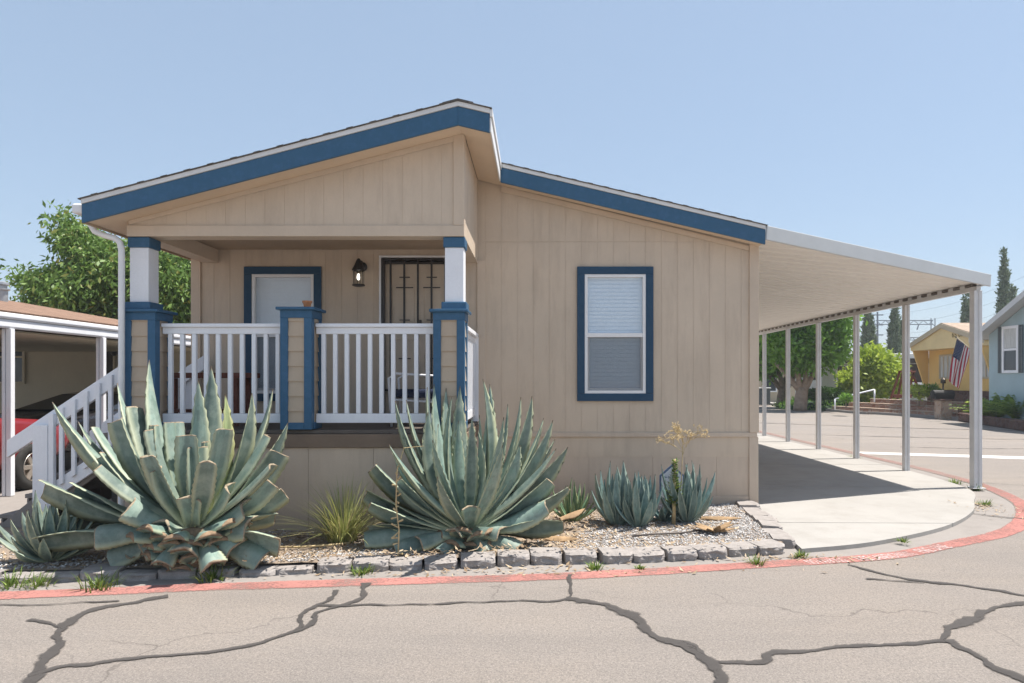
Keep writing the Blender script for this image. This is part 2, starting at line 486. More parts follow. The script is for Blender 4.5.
# ------------------------------------------------------------------ mesh helpers
class MB:
    def __init__(self):
        self.v, self.f, self.mi, self.c = [], [], [], []
        self.tf = None

    def add(self, verts, faces, mi=0, col=(0.5, 0.5, 0.5)):
        b = len(self.v)
        for p in verts:
            p = Vector(p)
            if self.tf:
                p = Vector(self.tf(p))
            self.v.append(p)
        if col and isinstance(col[0], (tuple, list)):
            self.c.extend(col)
        else:
            self.c.extend([col] * len(verts))
        for f in faces:
            self.f.append([b + i for i in f])
            self.mi.append(mi)
        return self

    def box(self, x0, x1, y0, y1, z0, z1, mi=0):
        return self.hexa(x0, x1, y0, y1, z0, z0, z1, z1, mi)

    def hexa(self, x0, x1, y0, y1, za0, za1, zb0, zb1, mi=0):
        """a board from x0 to x1 whose bottom runs za0..za1 and whose top runs zb0..zb1"""
        v = [(x0, y0, za0), (x1, y0, za1), (x1, y1, za1), (x0, y1, za0), (x0, y0, zb0), (x1, y0, zb1), (x1, y1, zb1), (x0, y1, zb0)]
        return self.add(v, [(0, 3, 2, 1), (4, 5, 6, 7), (0, 1, 5, 4), (1, 2, 6, 5), (2, 3, 7, 6), (3, 0, 4, 7)], mi)

    def bar(self, a, b, w, h, mi=0, up=(0, 0, 1)):
        a, b = Vector(a), Vector(b)
        t = (b - a).normalized()
        s = t.cross(Vector(up))
        if s.length < 1e-4:
            s = t.cross(Vector((1, 0, 0)))
        s.normalize()
        n = s.cross(t)
        v = []
        for p in (a, b):
            for q in ((-1, -1), (1, -1), (1, 1), (-1, 1)):
                v.append(p + s * q[0] * w / 2 + n * q[1] * h / 2)
        return self.add(v, [(0, 1, 2, 3), (7, 6, 5, 4), (0, 4, 5, 1), (1, 5, 6, 2), (2, 6, 7, 3), (3, 7, 4, 0)], mi)

    def tube(self, pts, rads, n=8, mi=0, col=(0.5, 0.5, 0.5)):
        pts = [Vector(p) for p in pts]
        if not isinstance(rads, (list, tuple)):
            rads = [rads] * len(pts)
        vs, fs = [], []
        ref = Vector((0.13, 0.97, 0.2))
        for i, p in enumerate(pts):
            t = (pts[min(i + 1, len(pts) - 1)] - pts[max(i - 1, 0)]).normalized()
            s = t.cross(ref)
            if s.length < 1e-3:
                s = t.cross(Vector((1, 0, 0)))
            s.normalize()
            m = s.cross(t)
            for k in range(n):
                a = 2 * math.pi * k / n
                vs.append(p + (s * math.cos(a) + m * math.sin(a)) * rads[i])
        for i in range(len(pts) - 1):
            for k in range(n):
                k2 = (k + 1) % n
                fs.append((i * n + k, i * n + k2, (i + 1) * n + k2, (i + 1) * n + k))
        fs.append(tuple(range(n))[::-1])
        e = (len(pts) - 1) * n
        fs.append(tuple(e + k for k in range(n)))
        return self.add(vs, fs, mi, col)

    def lathe(self, c, prof, n=16, mi=0, axis='z', caps=True):
        c = Vector(c)
        vs, fs = [], []
        for r, h in prof:
            for k in range(n):
                a = 2 * math.pi * k / n
                x, y = r * math.cos(a), r * math.sin(a)
                vs.append(c + (Vector((x, y, h)) if axis == 'z' else (Vector((h, x, y)) if axis == 'x' else Vector((x, h, y)))))
        for i in range(len(prof) - 1):
            for k in range(n):
                k2 = (k + 1) % n
                fs.append((i * n + k, i * n + k2, (i + 1) * n + k2, (i + 1) * n + k))
        if caps:
            fs.append(tuple(range(n))[::-1])
            fs.append(tuple((len(prof) - 1) * n + k for k in range(n)))
        return self.add(vs, fs, mi)

    def prism(self, poly, z0, z1, mi=0):
        """a plan outline (x, y) given its own height"""
        n = len(poly)
        v = [(p[0], p[1], z0) for p in poly] + [(p[0], p[1], z1) for p in poly]
        f = [tuple(range(n))[::-1], tuple(range(n, 2 * n))] + [(i, (i + 1) % n, n + (i + 1) % n, n + i) for i in range(n)]
        return self.add(v, f, mi)

    def sheet(self, poly, z, mi=0):
        return self.add([(p[0], p[1], z) for p in poly], [tuple(range(len(poly)))], mi)

    def yprism(self, poly, y0, y1, mi=0):
        """an (x, z) outline drawn out from y0 to y1"""
        n = len(poly)
        v = [(p[0], y0, p[1]) for p in poly] + [(p[0], y1, p[1]) for p in poly]
        f = [tuple(range(n)), tuple(range(n, 2 * n))[::-1]] + [((i + 1) % n, i, n + i, n + (i + 1) % n) for i in range(n)]
        return self.add(v, f, mi)

    def build(self, name, mats, parent=None, smooth=False, bevel=0.0, dat=False, fix=True):
        me = bpy.data.meshes.new(name)
        off = Vector((0, 0, 0))
        if parent is not None:
            off = world_loc(parent)
        me.from_pydata([tuple(p - off) for p in self.v], [], self.f)
        if not isinstance(mats, (list, tuple)):
            mats = [mats]
        for m in mats:
            me.materials.append(m)
        if len(mats) > 1:
            me.polygons.foreach_set('material_index', self.mi)
        if smooth:
            me.polygons.foreach_set('use_smooth', [True] * len(me.polygons))
        if dat:
            a = me.color_attributes.new('dat', 'FLOAT_COLOR', 'POINT')
            arr = np.ones((len(self.v), 4), dtype=np.float32)
            arr[:, :3] = np.array(self.c, dtype=np.float32)
            a.data.foreach_set('color', arr.ravel())
        me.update()
        if fix:
            import bmesh
            bm = bmesh.new()
            bm.from_mesh(me)
            bmesh.ops.recalc_face_normals(bm, faces=bm.faces)
            bm.to_mesh(me)
            bm.free()
        o = bpy.data.objects.new(name, me)
        COL.objects.link(o)
        if parent is not None:
            o.parent = parent
        if bevel:
            b = o.modifiers.new('bevel', 'BEVEL')
            b.width = bevel
            b.segments = 2
            b.limit_method = 'ANGLE'
            b.angle_limit = R(40)
        return o


def world_loc(o):
    p = Vector(o.location)
    while o.parent is not None:
        o = o.parent
        p += Vector(o.location)
    return p


def tag(o, label, cat, group=None):
    o['label'] = label
    o['category'] = cat
    if group:
        o['group'] = group
    return o


def thing(name, label, cat, loc=(0, 0, 0), group=None):
    o = bpy.data.objects.new(name, None)
    o.empty_display_size = 0.2
    o.location = loc
    COL.objects.link(o)
    return tag(o, label, cat, group)


def struct(o):
    o['kind'] = 'structure'
    return o


def stuff(o):
    o['kind'] = 'stuff'
    return o


def bx(name, x0, x1, y0, y1, z0, z1, m, parent, bevel=0.004):
    return MB().box(x0, x1, y0, y1, z0, z1).build(name, m, parent, bevel=bevel)


def boards(mb, x0, x1, zlo, zhi, y, th, pitch, gap=0.0032, holes=(), seams=(), phase=0.0):
    """upright boards with open grooves between them, cut round openings (xa, xb, za, zb)"""
    cuts = {x0: 0, x1: 0}
    k = math.floor((x0 - phase) / pitch) + 1
    while phase + k * pitch < x1 - 0.02:
        cuts[phase + k * pitch] = gap / 2
        k += 1
    for h in holes:
        for e in h[:2]:
            if x0 < e < x1 and e not in cuts:
                cuts[e] = 0
    xs = sorted(cuts)
    for a, b in zip(xs[:-1], xs[1:]):
        xa, xb = a + cuts[a], b - cuts[b]
        if xb - xa < 0.004:
            continue
        mid = (a + b) / 2
        ivs = [(zlo, None)]
        for h in holes:
            if h[0] - 1e-6 <= mid <= h[1] + 1e-6:
                ivs = [(zlo, h[2]), (h[3], None)]
        for lo, hi in ivs:
            brk = [lo] + [s for s in seams if lo < s and (hi is None or s < hi) and s < min(zhi(xa), zhi(xb)) - 0.03] + [hi]
            for i in range(len(brk) - 1):
                l = brk[i] + (0.004 if i else 0)
                t0 = zhi(xa) if brk[i + 1] is None else brk[i + 1] - (0.004 if brk[i + 1] is not hi else 0)
                t1 = zhi(xb) if brk[i + 1] is None else brk[i + 1] - (0.004 if brk[i + 1] is not hi else 0)
                if min(t0, t1) - l > 0.005:
                    mb.hexa(xa, xb, y - th, y, l, l, t0, t1)


# ------------------------------------------------------------------ ground, road, paving
def arc(pts, n=8):
    """a smooth curve through plan points (Catmull-Rom)"""
    pts = [Vector((p[0], p[1], 0)) for p in pts]
    out = []
    for i in range(len(pts) - 1):
        p0, p1, p2, p3 = pts[max(i - 1, 0)], pts[i], pts[i + 1], pts[min(i + 2, len(pts) - 1)]
        for k in range(n):
            t = k / n
            out.append(0.5 * ((2 * p1) + (p2 - p0) * t + (2 * p0 - 5 * p1 + 4 * p2 - p3) * t * t + (3 * p1 - p0 - 3 * p2 + p3) * t ** 3))
    out.append(pts[-1])
    return out


def strip(path, w, z, mb, jit=0.0, seed=0.0, wfun=None):
    n = len(path)
    vs, cs = [], []
    acc = 0.0
    for i, p in enumerate(path):
        t = (path[min(i + 1, n - 1)] - path[max(i - 1, 0)]).normalized()
        s = Vector((-t.y, t.x, 0))
        if i:
            acc += (path[i] - path[i - 1]).length
        ja = w / 2 + jit * (mnoise.noise(Vector((acc * 5, seed, 0.3))) + 0.5 * mnoise.noise(Vector((acc * 19, seed, 0.3))))
        jb = w / 2 + jit * (mnoise.noise(Vector((acc * 5, seed + 9.1, 0.7))) + 0.5 * mnoise.noise(Vector((acc * 19, seed + 9, 0.7))))
        ja, jb = max(ja, w * 0.12), max(jb, w * 0.12)
        q = Vector((p.x, p.y, z))
        vs += [q + s * ja, q + s * ja * 0.5, q, q - s * jb * 0.5, q - s * jb]
        fd = max(0.0, min(1.0, (p.y - 7.6) / 3.0)) if 4.5 < p.x < 7.5 else 0.0      # the paint along the side street is older
        cs += [(1, fd, 0), (0.5, fd, 0), (0, fd, 0), (0.5, fd, 0), (1, fd, 0)]
    mb.add(vs, [(5 * i + k, 5 * i + k + 1, 5 * i + k + 6, 5 * i + k + 5) for i in range(n - 1) for k in range(4)], 0, cs)


struct(MB().sheet([(-500, -300), (500, -300), (500, 900), (-500, 900)], -0.02).build('ground', M['soil']))

# centre of the painted red line, traced on the ground
RED = [(-14, 3.2)] + [tuple(G(u, v)[:2]) for u, v in ((0, 596), (280, 585), (560, 576.5), (760, 565), (886, 556.5), (949, 545), (997, 535), (1018, 526))] + \
      [(5.40, 7.55), (5.86, 8.25), (6.16, 9.05), (6.36, 9.85), (6.46, 10.8), (6.5, 11.7), (6.5, 13.3), (6.48, 17), (6.48, 26), (6.5, 60)]
redpath = arc(RED, 10)
redpath[0:0] = [Vector((-60, -3.8, 0))]


def offset(path, d):
    out = []
    for i, p in enumerate(path):
        t = (path[min(i + 1, len(path) - 1)] - path[max(i - 1, 0)]).normalized()
        out.append(p + Vector((-t.y, t.x, 0)) * d)
    return out


inner = offset(redpath, 0.10)
roadpoly = [(p.x, p.y) for p in inner] + [(14.2, 60), (14.1, 33), (14.9, 29.5), (15.9, 25.6), (14.9, 21.5), (14.2, 19.5), (13.8, 12), (15, 8), (60, 4), (60, -40), (-60, -40)]
struct(MB().sheet(roadpoly, 0.0).build('road', M['road']))
# concrete gutter between the painted line and the lots
gpoly = [(p.x, p.y) for p in inner] + [(5.9, 60), (5.9, 11), (5.2, 9.2), (4.8, 7.7), (3.9, 6.9), (2.2, 6.2), (-0.2, 5.7), (-2.4, 5.4), (-4, 5.25), (-60, -2.4)]
struct(MB().sheet(gpoly, -0.004).build('gutter', M['gutter']))
mb = MB()
strip(redpath, 0.19, 0.004, mb, 0.012, 3.0)
struct(mb.build('road_line', M['redpaint'], dat=True))
struct(MB().sheet([(6.62, 13.78), (6.62, 14.3), (9.3, 13.45), (14.0, 12.0), (14.0, 11.4), (9.3, 12.85)], 0.004).build('stop_line', M['whitepaint']))
# far road edge: kerb
mb = MB()
kp = arc([(14.2, 60), (14.1, 33), (14.9, 29.5), (15.9, 25.6)], 6)
for a, b in zip(kp[:-1], kp[1:]):
    mb.bar((a.x, a.y, 0.05), (b.x, b.y, 0.05), 0.14, 0.12)
struct(mb.build('kerb', M['gutter'], bevel=0.01))
# lots across the side street
struct(MB().prism([(14.2, 60), (14.1, 33), (14.9, 29.5), (15.9, 25.6), (15.0, 21.5), (14.25, 19.5), (13.85, 12), (15, 8.1), (60, 4.1), (60, 60)], -0.015, 0.03).build('pavement', M['pad']))
# concrete drive between the two left homes
struct(MB().sheet([(-18, 4.2), (-5.2, 5.7), (-4.1, 6.4), (-4.1, 22), (-18, 22)], 0.006).build('driveway', M['gutter']))

# carport slab, cast in bays with open joints
padfront = arc([(2.30, 5.93), (3.03, 6.18), (4.03, 6.80), (4.80, 7.55), (5.28, 8.25), (5.78, 9.1), (5.98, 10.3), (6.02, 12)], 6)
slab = [(p.x, p.y) for p in padfront] + [(6.03, 20), (2.585, 20), (2.585, 8.02), (2.5, 7.9)]


def clip(poly, f):
    out = []
    n = len(poly)
    for i in range(n):
        a, b = poly[i], poly[(i + 1) % n]
        fa, fb = f(a), f(b)
        if fa >= 0:
            out.append(a)
        if (fa >= 0) != (fb >= 0):
            k = fa / (fa - fb)
            out.append((a[0] + (b[0] - a[0]) * k, a[1] + (b[1] - a[1]) * k))
    return out


mb = MB()
joints = [5.0, 7.02, 9.4, 11.9, 14.4, 17.0, 20.1]
for a, b in zip(joints[:-1], joints[1:]):
    q = clip(clip(slab, lambda p: p[1] - (a + 0.007) + 0.02 * (p[0] - 2.6)), lambda p: (b - 0.007) - p[1] - 0.02 * (p[0] - 2.6))
    if len(q) > 2:
        mb.prism(q, -0.01, 0.035)
struct(mb.build('carport_slab', M['pad']))

# tar seams on the street
mb = MB()


def seam(px, w, seed):
    pts = [G(u, v) for u, v in px]
    path = arc([(p.x, p.y) for p in pts], 16)
    for i, p in enumerate(path):
        p.x += 0.03 * mnoise.noise(Vector((p.x * 6, p.y * 6, seed)))
        p.y += 0.03 * mnoise.noise(Vector((p.x * 6, p.y * 6, seed + 5)))
    strip(path, w * 0.88, 0.006 + 0.0002 * (seed % 7), mb, w * 0.6, seed)


SE = [
    ([(24, 690), (45, 664), (55, 646), (61, 628), (90, 612), (120, 604), (168, 597)], 0.085, 1),
    ([(62, 630), (50, 624), (30, 621)], 0.05, 2),
    ([(26, 677), (60, 669), (120, 661), (210, 652), (262, 643), (295, 630), (302, 616), (312, 608), (330, 601), (337, 590)], 0.052, 3),
    ([(293, 632), (312, 624), (322, 612), (352, 603), (363, 597), (366, 584)], 0.075, 4),
    ([(318, 606), (420, 605), (512, 602), (567, 599), (569, 575)], 0.04, 5),
    ([(566, 599), (602, 605), (632, 615), (648, 632), (672, 643), (700, 655), (714, 668), (722, 690)], 0.105, 6),
    ([(630, 614), (645, 628), (662, 638), (690, 645), (712, 660)], 0.06, 7),
    ([(712, 663), (745, 665), (766, 662), (778, 654), (862, 647), (944, 642)], 0.06, 8),
    ([(940, 642), (950, 630), (970, 620), (992, 610), (1030, 604)], 0.085, 9),
    ([(946, 641), (982, 660), (1018, 678), (1040, 690)], 0.085, 10),
    ([(848, 565), (902, 579), (962, 586), (1030, 596)], 0.055, 11),
    ([(866, 579), (925, 584)], 0.03, 12),
    ([(-5, 606), (60, 604), (118, 602)], 0.03, 13),
]
for px, w, s in SE:
    seam(px, w, s)
for a, b, w, s in (((1030, 520), (930, 508), 0.05, 21), ((1030, 486), (880, 475.5), 0.04, 22), ((700, 431), (1030, 440), 0.10, 23), ((760, 423), (1030, 431), 0.16, 24), ((900, 447), (1030, 449), 0.07, 25)):
    seam([a, ((a[0] + b[0]) / 2, (a[1] + b[1]) / 2 + 0.7), b], w, s)
struct(mb.build('road_crack', M['tar'], dat=True))


# stencilled words on the red line
def text_mesh(body, size):
    cu = bpy.data.curves.new('lettering', 'FONT')
    cu.body = body
    cu.size = size
    cu.resolution_u = 2
    o = bpy.data.objects.new('lettering', cu)
    COL.objects.link(o)
    bpy.context.view_layer.update()
    me = bpy.data.meshes.new_from_object(o.evaluated_get(bpy.context.evaluated_depsgraph_get()))
    vs = [tuple(v.co) for v in me.vertices]
    fs = [tuple(p.vertices) for p in me.polygons]
    bpy.data.objects.remove(o)
    bpy.data.curves.remove(cu)
    bpy.data.meshes.remove(me)
    return vs, fs


mb = MB()
cum = [0.0]
for a, b in zip(redpath[:-1], redpath[1:]):
    cum.append(cum[-1] + (b - a).length)


def along(d):
    i = max(1, min(len(cum) - 1, int(np.searchsorted(cum, d))))
    k = (d - cum[i - 1]) / max(1e-6, cum[i] - cum[i - 1])
    t = (redpath[i] - redpath[i - 1]).normalized()
    return redpath[i - 1].lerp(redpath[i], k), t


def near(u, v):
    g = G(u, v)
    return cum[min(range(len(redpath)), key=lambda i: (redpath[i].x - g.x) ** 2 + (redpath[i].y - g.y) ** 2)]


for word, (u0, v0), (u1, v1) in (('NO PARKING', (806, 566), (842, 562)), ('FIRE LANE', (858, 561), (882, 557)), ('NO PARKING', (888, 556), (912, 553)), ('FIRE LANE', (919, 552), (943, 546))):
    vs, fs = text_mesh(word, 1.0)
    wd = max(p[0] for p in vs)
    hh = max(p[1] for p in vs)
    d0, d1 = near(u0, v0), near(u1, v1)
    out = []
    for p in vs:
        q, t = along(d0 + (d1 - d0) * p[0] / wd)
        s = Vector((-t.y, t.x, 0))
        q = q + s * ((p[1] / hh - 0.5) * 0.13 - 0.02)
        out.append((q.x, q.y, 0.008))
    mb.add(out, fs)
struct(mb.build('road_lettering', M['stencil'], fix=False))

# ------------------------------------------------------------------ planting bed
BEDF = [(-6, 4.78), tuple(G(20, 583)[:2]), tuple(G(225, 577)[:2]), tuple(G(512, 566)[:2]), tuple(G(690, 560)[:2]), (2.19, 5.93)]
bedpath = arc(BEDF, 12)


def bedY(x):
    for a, b in zip(bedpath[:-1], bedpath[1:]):
        if a.x <= x <= b.x:
            return a.y + (b.y - a.y) * (x - a.x) / (b.x - a.x)
    return bedpath[0].y if x < bedpath[0].x else bedpath[-1].y


def bedZ(x, y):
    return 0.055 + 0.018 * mnoise.noise(Vector((x * 1.3, y * 1.3, 2.0))) + 0.012 * mnoise.noise(Vector((x * 6, y * 6, 5.0)))


def bed_back(x):
    return 8.0 if x > -0.66 else 6.52


mb = MB()
nx, ny = 130, 36
xs = np.linspace(-5.6, 2.42, nx)
vs = []
for i, x in enumerate(xs):
    y0 = bedY(x) + 0.12
    y1 = 8.01 if x > -4.0 else 7.0
    for j in range(ny):
        y = y0 + (y1 - y0) * j / (ny - 1)
        vs.append((min(x, 2.17 + (y - 5.95) * 0.125), y, bedZ(x, y)))
mb.add(vs, [(i * ny + j, (i + 1) * ny + j, (i + 1) * ny + j + 1, i * ny + j + 1) for i in range(nx - 1) for j in range(ny - 1)])
struct(mb.build('planting_bed', M['soil'], smooth=True))

# pebbles
OCT = np.array([(1, 0, 0), (0, 1, 0), (-1, 0, 0), (0, -1, 0), (0, 0, 0.75), (0, 0, -0.5)], float)
OCF = [(0, 1, 4), (1, 2, 4), (2, 3, 4), (3, 0, 4), (1, 0, 5), (2, 1, 5), (3, 2, 5), (0, 3, 5)]


def np_mesh(name, V, Fc, cols, m, parent=None, smooth=False):
    me = bpy.data.meshes.new(name)
    if parent is not None:
        V = V - np.array(world_loc(parent))
    n, k = Fc.shape
    me.vertices.add(len(V))
    me.vertices.foreach_set('co', V.astype(np.float32).ravel())
    me.loops.add(n * k)
    me.loops.foreach_set('vertex_index', Fc.astype(np.int32).ravel())
    me.polygons.add(n)
    me.polygons.foreach_set('loop_start', np.arange(0, n * k, k, dtype=np.int32))
    me.polygons.foreach_set('loop_total', np.full(n, k, dtype=np.int32))
    me.materials.append(m)
    a = me.color_attributes.new('dat', 'FLOAT_COLOR', 'POINT')
    arr = np.ones((len(V), 4), np.float32)
    arr[:, :3] = cols
    a.data.foreach_set('color', arr.ravel())
    me.update(calc_edges=True)
    if smooth:
        me.polygons.foreach_set('use_smooth', [True] * n)
    o = bpy.data.objects.new(name, me)
    COL.objects.link(o)
    if parent is not None:
        o.parent = parent
    return o


pv, pc = [], []
cnt = 0
while cnt < 17000:
    x = rng.uniform(-5.4, 2.3)
    y0, y1 = bedY(x) + 0.16, bed_back(x) - 0.02
    y = rng.uniform(y0, y1)
    dens = 1.0 if x > 0.35 else (0.32 if y < y0 + 0.35 else 0.10)
    if 0.15 < x < 0.9 and y > 6.7:
        dens *= 0.35
    if x > 2.13 + (y - 6.2) * 0.12:
        continue
    if mnoise.noise(Vector((x * 2.2, y * 2.2, 8))) < -0.25 and rng.random() < 0.5:
        continue
    if rng.random() > dens:
        continue
    cnt += 1
    s = rng.uniform(0.0055, 0.0145)
    a = rng.uniform(0, 6.28)
    q = OCT * np.array([rng.uniform(0.8, 1.4), rng.uniform(0.7, 1.1), rng.uniform(0.5, 0.9)]) * s
    q = q + nrg.uniform(-0.25, 0.25, q.shape) * s
    ca, sa = math.cos(a), math.sin(a)
    q = np.stack([q[:, 0] * ca - q[:, 1] * sa, q[:, 0] * sa + q[:, 1] * ca, q[:, 2]], 1)
    pv.append(q + np.array([x, y, bedZ(x, y) + s * 0.3]))
    pc.append(np.tile([rng.random(), rng.random(), 0.5], (6, 1)))
OF = np.array(OCF)
stuff(np_mesh('gravel', np.concatenate(pv), np.concatenate([OF + 6 * i for i in range(cnt)]), np.concatenate(pc), M['pebble']))

# dry leaf litter and twigs
lv, lf, lc = [], [], []


def flake(x, y, z, L, w):
    a = rng.uniform(0, 6.28)
    d = Vector((math.cos(a), math.sin(a), rng.uniform(-0.15, 0.3)))
    s = Vector((-math.sin(a), math.cos(a), rng.uniform(-0.3, 0.3)))
    p = Vector((x, y, z))
    b = len(lv)
    lv.extend([p, p + d * L * 0.5 + s * w / 2, p + d * L + Vector((0, 0, rng.uniform(0, L * 0.3))), p + d * L * 0.5 - s * w / 2])
    lf.append((b, b + 1, b + 2, b + 3))
    lc.extend([(0.5, 0.5, rng.random())] * 4)


for cx, cy, sx, sy, n in ((0.35, 7.2, 0.35, 0.5, 420), (1.1, 7.0, 0.5, 0.25, 90), (1.5, 6.6, 0.2, 0.1, 60), (-2.0, 6.2, 0.5, 0.22, 300), (-3.6, 5.6, 0.5, 0.15, 140), (-2.6, 5.5, 0.6, 0.15, 180), (-0.6, 5.75, 0.8, 0.2, 260), (0.1, 6.2, 0.4, 0.3, 200), (2.0, 5.75, 0.5, 0.06, 80), (-1.2, 5.35, 1.5, 0.07, 120), (5.25, 8.1, 0.15, 0.25, 70)):
    for _ in range(int(n * 2.2)):
        x, y = rng.gauss(cx, sx), rng.gauss(cy, sy)
        inbed = bedY(x) + 0.14 < y < bed_back(x) - 0.03 and x < 2.2
        z = bedZ(x, y) + 0.012 if inbed else (0.04 if (x > 2.4 and y > 6.3 and x < 5) else 0.006)
        if y > bed_back(x) - 0.03 and x < 2.6:
            continue
        if bedY(x) - 0.03 < y < bedY(x) + 0.15 and x < 2.2:
            z = 0.125
        L = rng.uniform(0.02, 0.07)
        flake(x, y, z, L, L * rng.uniform(0.12, 0.5))
stuff(np_mesh('leaf_litter', np.array([tuple(p) for p in lv]), np.array(lf), np.array(lc), M['litter']))


# edging blocks: three rough-faced castings, repeated
def block_mesh(seed, w):
    import bmesh
    bm = bmesh.new()
    bmesh.ops.create_cube(bm, size=1.0)
    bmesh.ops.subdivide_edges(bm, edges=bm.edges[:], cuts=7, use_grid_fill=True)
    for v in bm.verts:
        p = v.co.copy()
        q = Vector((p.x * w, p.y * 0.20, (p.z + 0.5) * 0.10))
        f = max(0.0, -p.y - 0.2) / 0.3
        nz = mnoise.noise(Vector((q.x * 13 + seed * 7, q.z * 22, seed)))
        nf = mnoise.noise(Vector((q.x * 40 + seed * 3, q.z * 50, seed + 3)))
        q.y += f * (0.020 * nz + 0.008 * nf) + (0.03 * abs(p.x) * 2 * f if abs(p.x) > 0.4 else 0)
        q.z += 0.004 * nf + 0.003 * mnoise.noise(Vector((q.x * 30, q.y * 30, seed)))
        if p.z > 0.45 and p.y < -0.45:
            q.z -= 0.012 + 0.008 * nz
        v.co = q
    me = bpy.data.meshes.new('edging_block')
    bm.to_mesh(me)
    bm.free()
    me.materials.append(M['block'])
    return me


bmesh_variants = [block_mesh(i, 0.272) for i in range(6)]
bl = [0.0]
for a, b in zip(bedpath[:-1], bedpath[1:]):
    bl.append(bl[-1] + (b - a).length)


def bed_at(d):
    i = max(1, min(len(bl) - 1, int(np.searchsorted(bl, d))))
    k = (d - bl[i - 1]) / (bl[i] - bl[i - 1])
    return bedpath[i - 1].lerp(bedpath[i], k), (bedpath[i] - bedpath[i - 1]).normalized()


def put_block(x, y, ang, k, group, label):
    o = bpy.data.objects.new('edging_block', bmesh_variants[k % 6])
    COL.objects.link(o)
    o.location = (x + rng.uniform(-0.012, 0.012), y + rng.uniform(-0.018, 0.018), -0.014 + rng.uniform(-0.022, 0.008) - (0.022 if x < -0.6 else 0))
    o.scale = (rng.uniform(0.93, 1.03), rng.uniform(0.9, 1.15), rng.uniform(0.9, 1.1))
    o.rotation_euler = (rng.uniform(-0.06, 0.06), rng.uniform(-0.035, 0.035), ang + rng.uniform(-0.07, 0.07))
    tag(o, label, 'edging block', group)


d = bl[-1] - 0.15
k = 0
while d > 0.9:
    p, t = bed_at(d)
    s = Vector((-t.y, t.x, 0)) * 0.10
    put_block(p.x + s.x, p.y + s.y, math.atan2(t.y, t.x), rng.randrange(6), 'rough grey edging blocks along the street side of the planting bed', 'rough faced grey concrete block edging the planting bed along the street')
    d -= 0.284
    k += 1
for i in range(7):
    kx = i / 6
    put_block(2.235 + 0.20 * kx, 6.22 + 1.62 * kx, R(83), rng.randrange(6), 'grey edging blocks between the gravel and the carport slab', 'grey concrete block edging the gravel beside the carport slab')

# ------------------------------------------------------------------ the home
YF, YP = 8.0, 6.5                     # main facade, porch gable front
XL, XR = -4.03, 2.577
RX, RZ = -0.717, 4.03                 # ridge
SL, SR = 0.26, 0.2346


def roofz(x):
    return RZ - (RX - x) * SL if x < RX else RZ - (x - RX) * SR


home = thing('mobile_home', 'tan mobile home with blue trimmed roof and a raised front porch', 'mobile home', (0, 7, 0))
WIN = (577, 653, 267, 401)


def wrect(u0, u1, v0, v1, Y=YF):
    return ((u0 - CU) / F * Y, (u1 - CU) / F * Y, H - (v1 - CV) / F * Y, H - (v0 - CV) / F * Y)


w1 = wrect(577, 653, 267, 401)
w2 = wrect(245, 322, 267, 401)
dr = wrect(380, 462, 258, 424)
DECK = 1.02
wall_top = lambda x: roofz(x) - 0.16
inset = 0.05
holes = [(w1[0] + inset, w1[1] - inset, w1[2] + inset, w1[3] - inset), (w2[0] + inset, w2[1] - inset, w2[2] + inset, w2[3] - inset), (dr[0], dr[1], DECK - 0.02, dr[3])]
mb = MB()
boards(mb, XL, -0.66, DECK - 0.02, lambda x: min(wall_top(x), 3.06), YF, 0.0032, 0.187, holes=holes[1:], phase=XR)
boards(mb, -0.66, XR, 0.88, wall_top, YF, 0.0032, 0.187, holes=[holes[0]], seams=(3.116,), phase=XR)
# sheathing behind the boards, with the openings left free
bk = MB()
for (xa, xb, zl, hol) in ((XL, -0.66, DECK - 0.02, holes[1:]), (-0.66, XR, 0.6, [holes[0]])):
    boards(bk, xa, xb, zl, wall_top, YF + 0.061, 0.0605, 50.0, holes=hol, phase=100)
wall = mb.build('wall', M['siding'], home)
bk.build('sheathing', M['siding'], wall)
mb = MB()
mb.hexa(XL, XL + 0.06, YF + 0.062, 20, 0.05, 0.05, roofz(XL) - 0.2, roofz(XL + .06) - 0.2)
mb.hexa(XR - 0.06, XR, YF + 0.062, 20, 0.05, 0.05, roofz(XR) - 0.2, roofz(XR) - 0.2)
mb.yprism([(XL, 0.05), (XR, 0.05), (XR, roofz(XR) - .2), (RX, RZ - .2), (XL, roofz(XL) - .2)], 19.94, 20.0)
mb.build('wall', M['siding'], home)
# skirt
mb = MB()
boards(mb, -0.66, XR - 0.09, 0.13, lambda x: 0.825, YF + 0.01, 0.005, 0.374, holes=(), phase=XR - 0.1)
mb.box(-0.66, XR, YF + 0.011, YF + 0.06, 0.03, 0.86)
mb.build('skirt', M['skirt'], home)
mb = MB()
mb.box(-0.66, XR - 0.003, YF - 0.022, YF + 0.02, 0.835, 0.885)        # band
mb.box(-0.66, XR - 0.10, YF - 0.012, YF + 0.02, 0.02, 0.14)           # foot board
mb.box(XR - 0.095, XR + 0.012, YF - 0.016, YF + 0.09, 0.01, 0.834)    # lower corner board
mb.build('trim_board', M['skirt'], home, bevel=0.004)
mb = MB()
mb.hexa(XR - 0.095, XR + 0.015, YF - 0.028, YF + 0.09, 0.886, 0.886, roofz(XR - .095) - 0.19, roofz(XR) - 0.19)
mb.build('corner_board', M['trim'], home, bevel=0.004)
mb = MB()
mb.box(XL - 0.012, XL + 0.10, YF - 0.028, YF + 0.09, 0.9, 3.02)
mb.build('corner_board', M['trim'], home, bevel=0.004)
mb = MB()
mb.box(-0.70, -0.60, YF - 0.026, YF, 0.886, 2.9)
mb.build('corner_board', M['trim'], home, bevel=0.004)
mb = MB()
mb.hexa(-0.42, XR - 0.1, YF - 0.026, YF - 0.013, roofz(-0.42) - 0.26, roofz(XR) - 0.245, roofz(-0.42) - 0.19, roofz(XR) - 0.19)
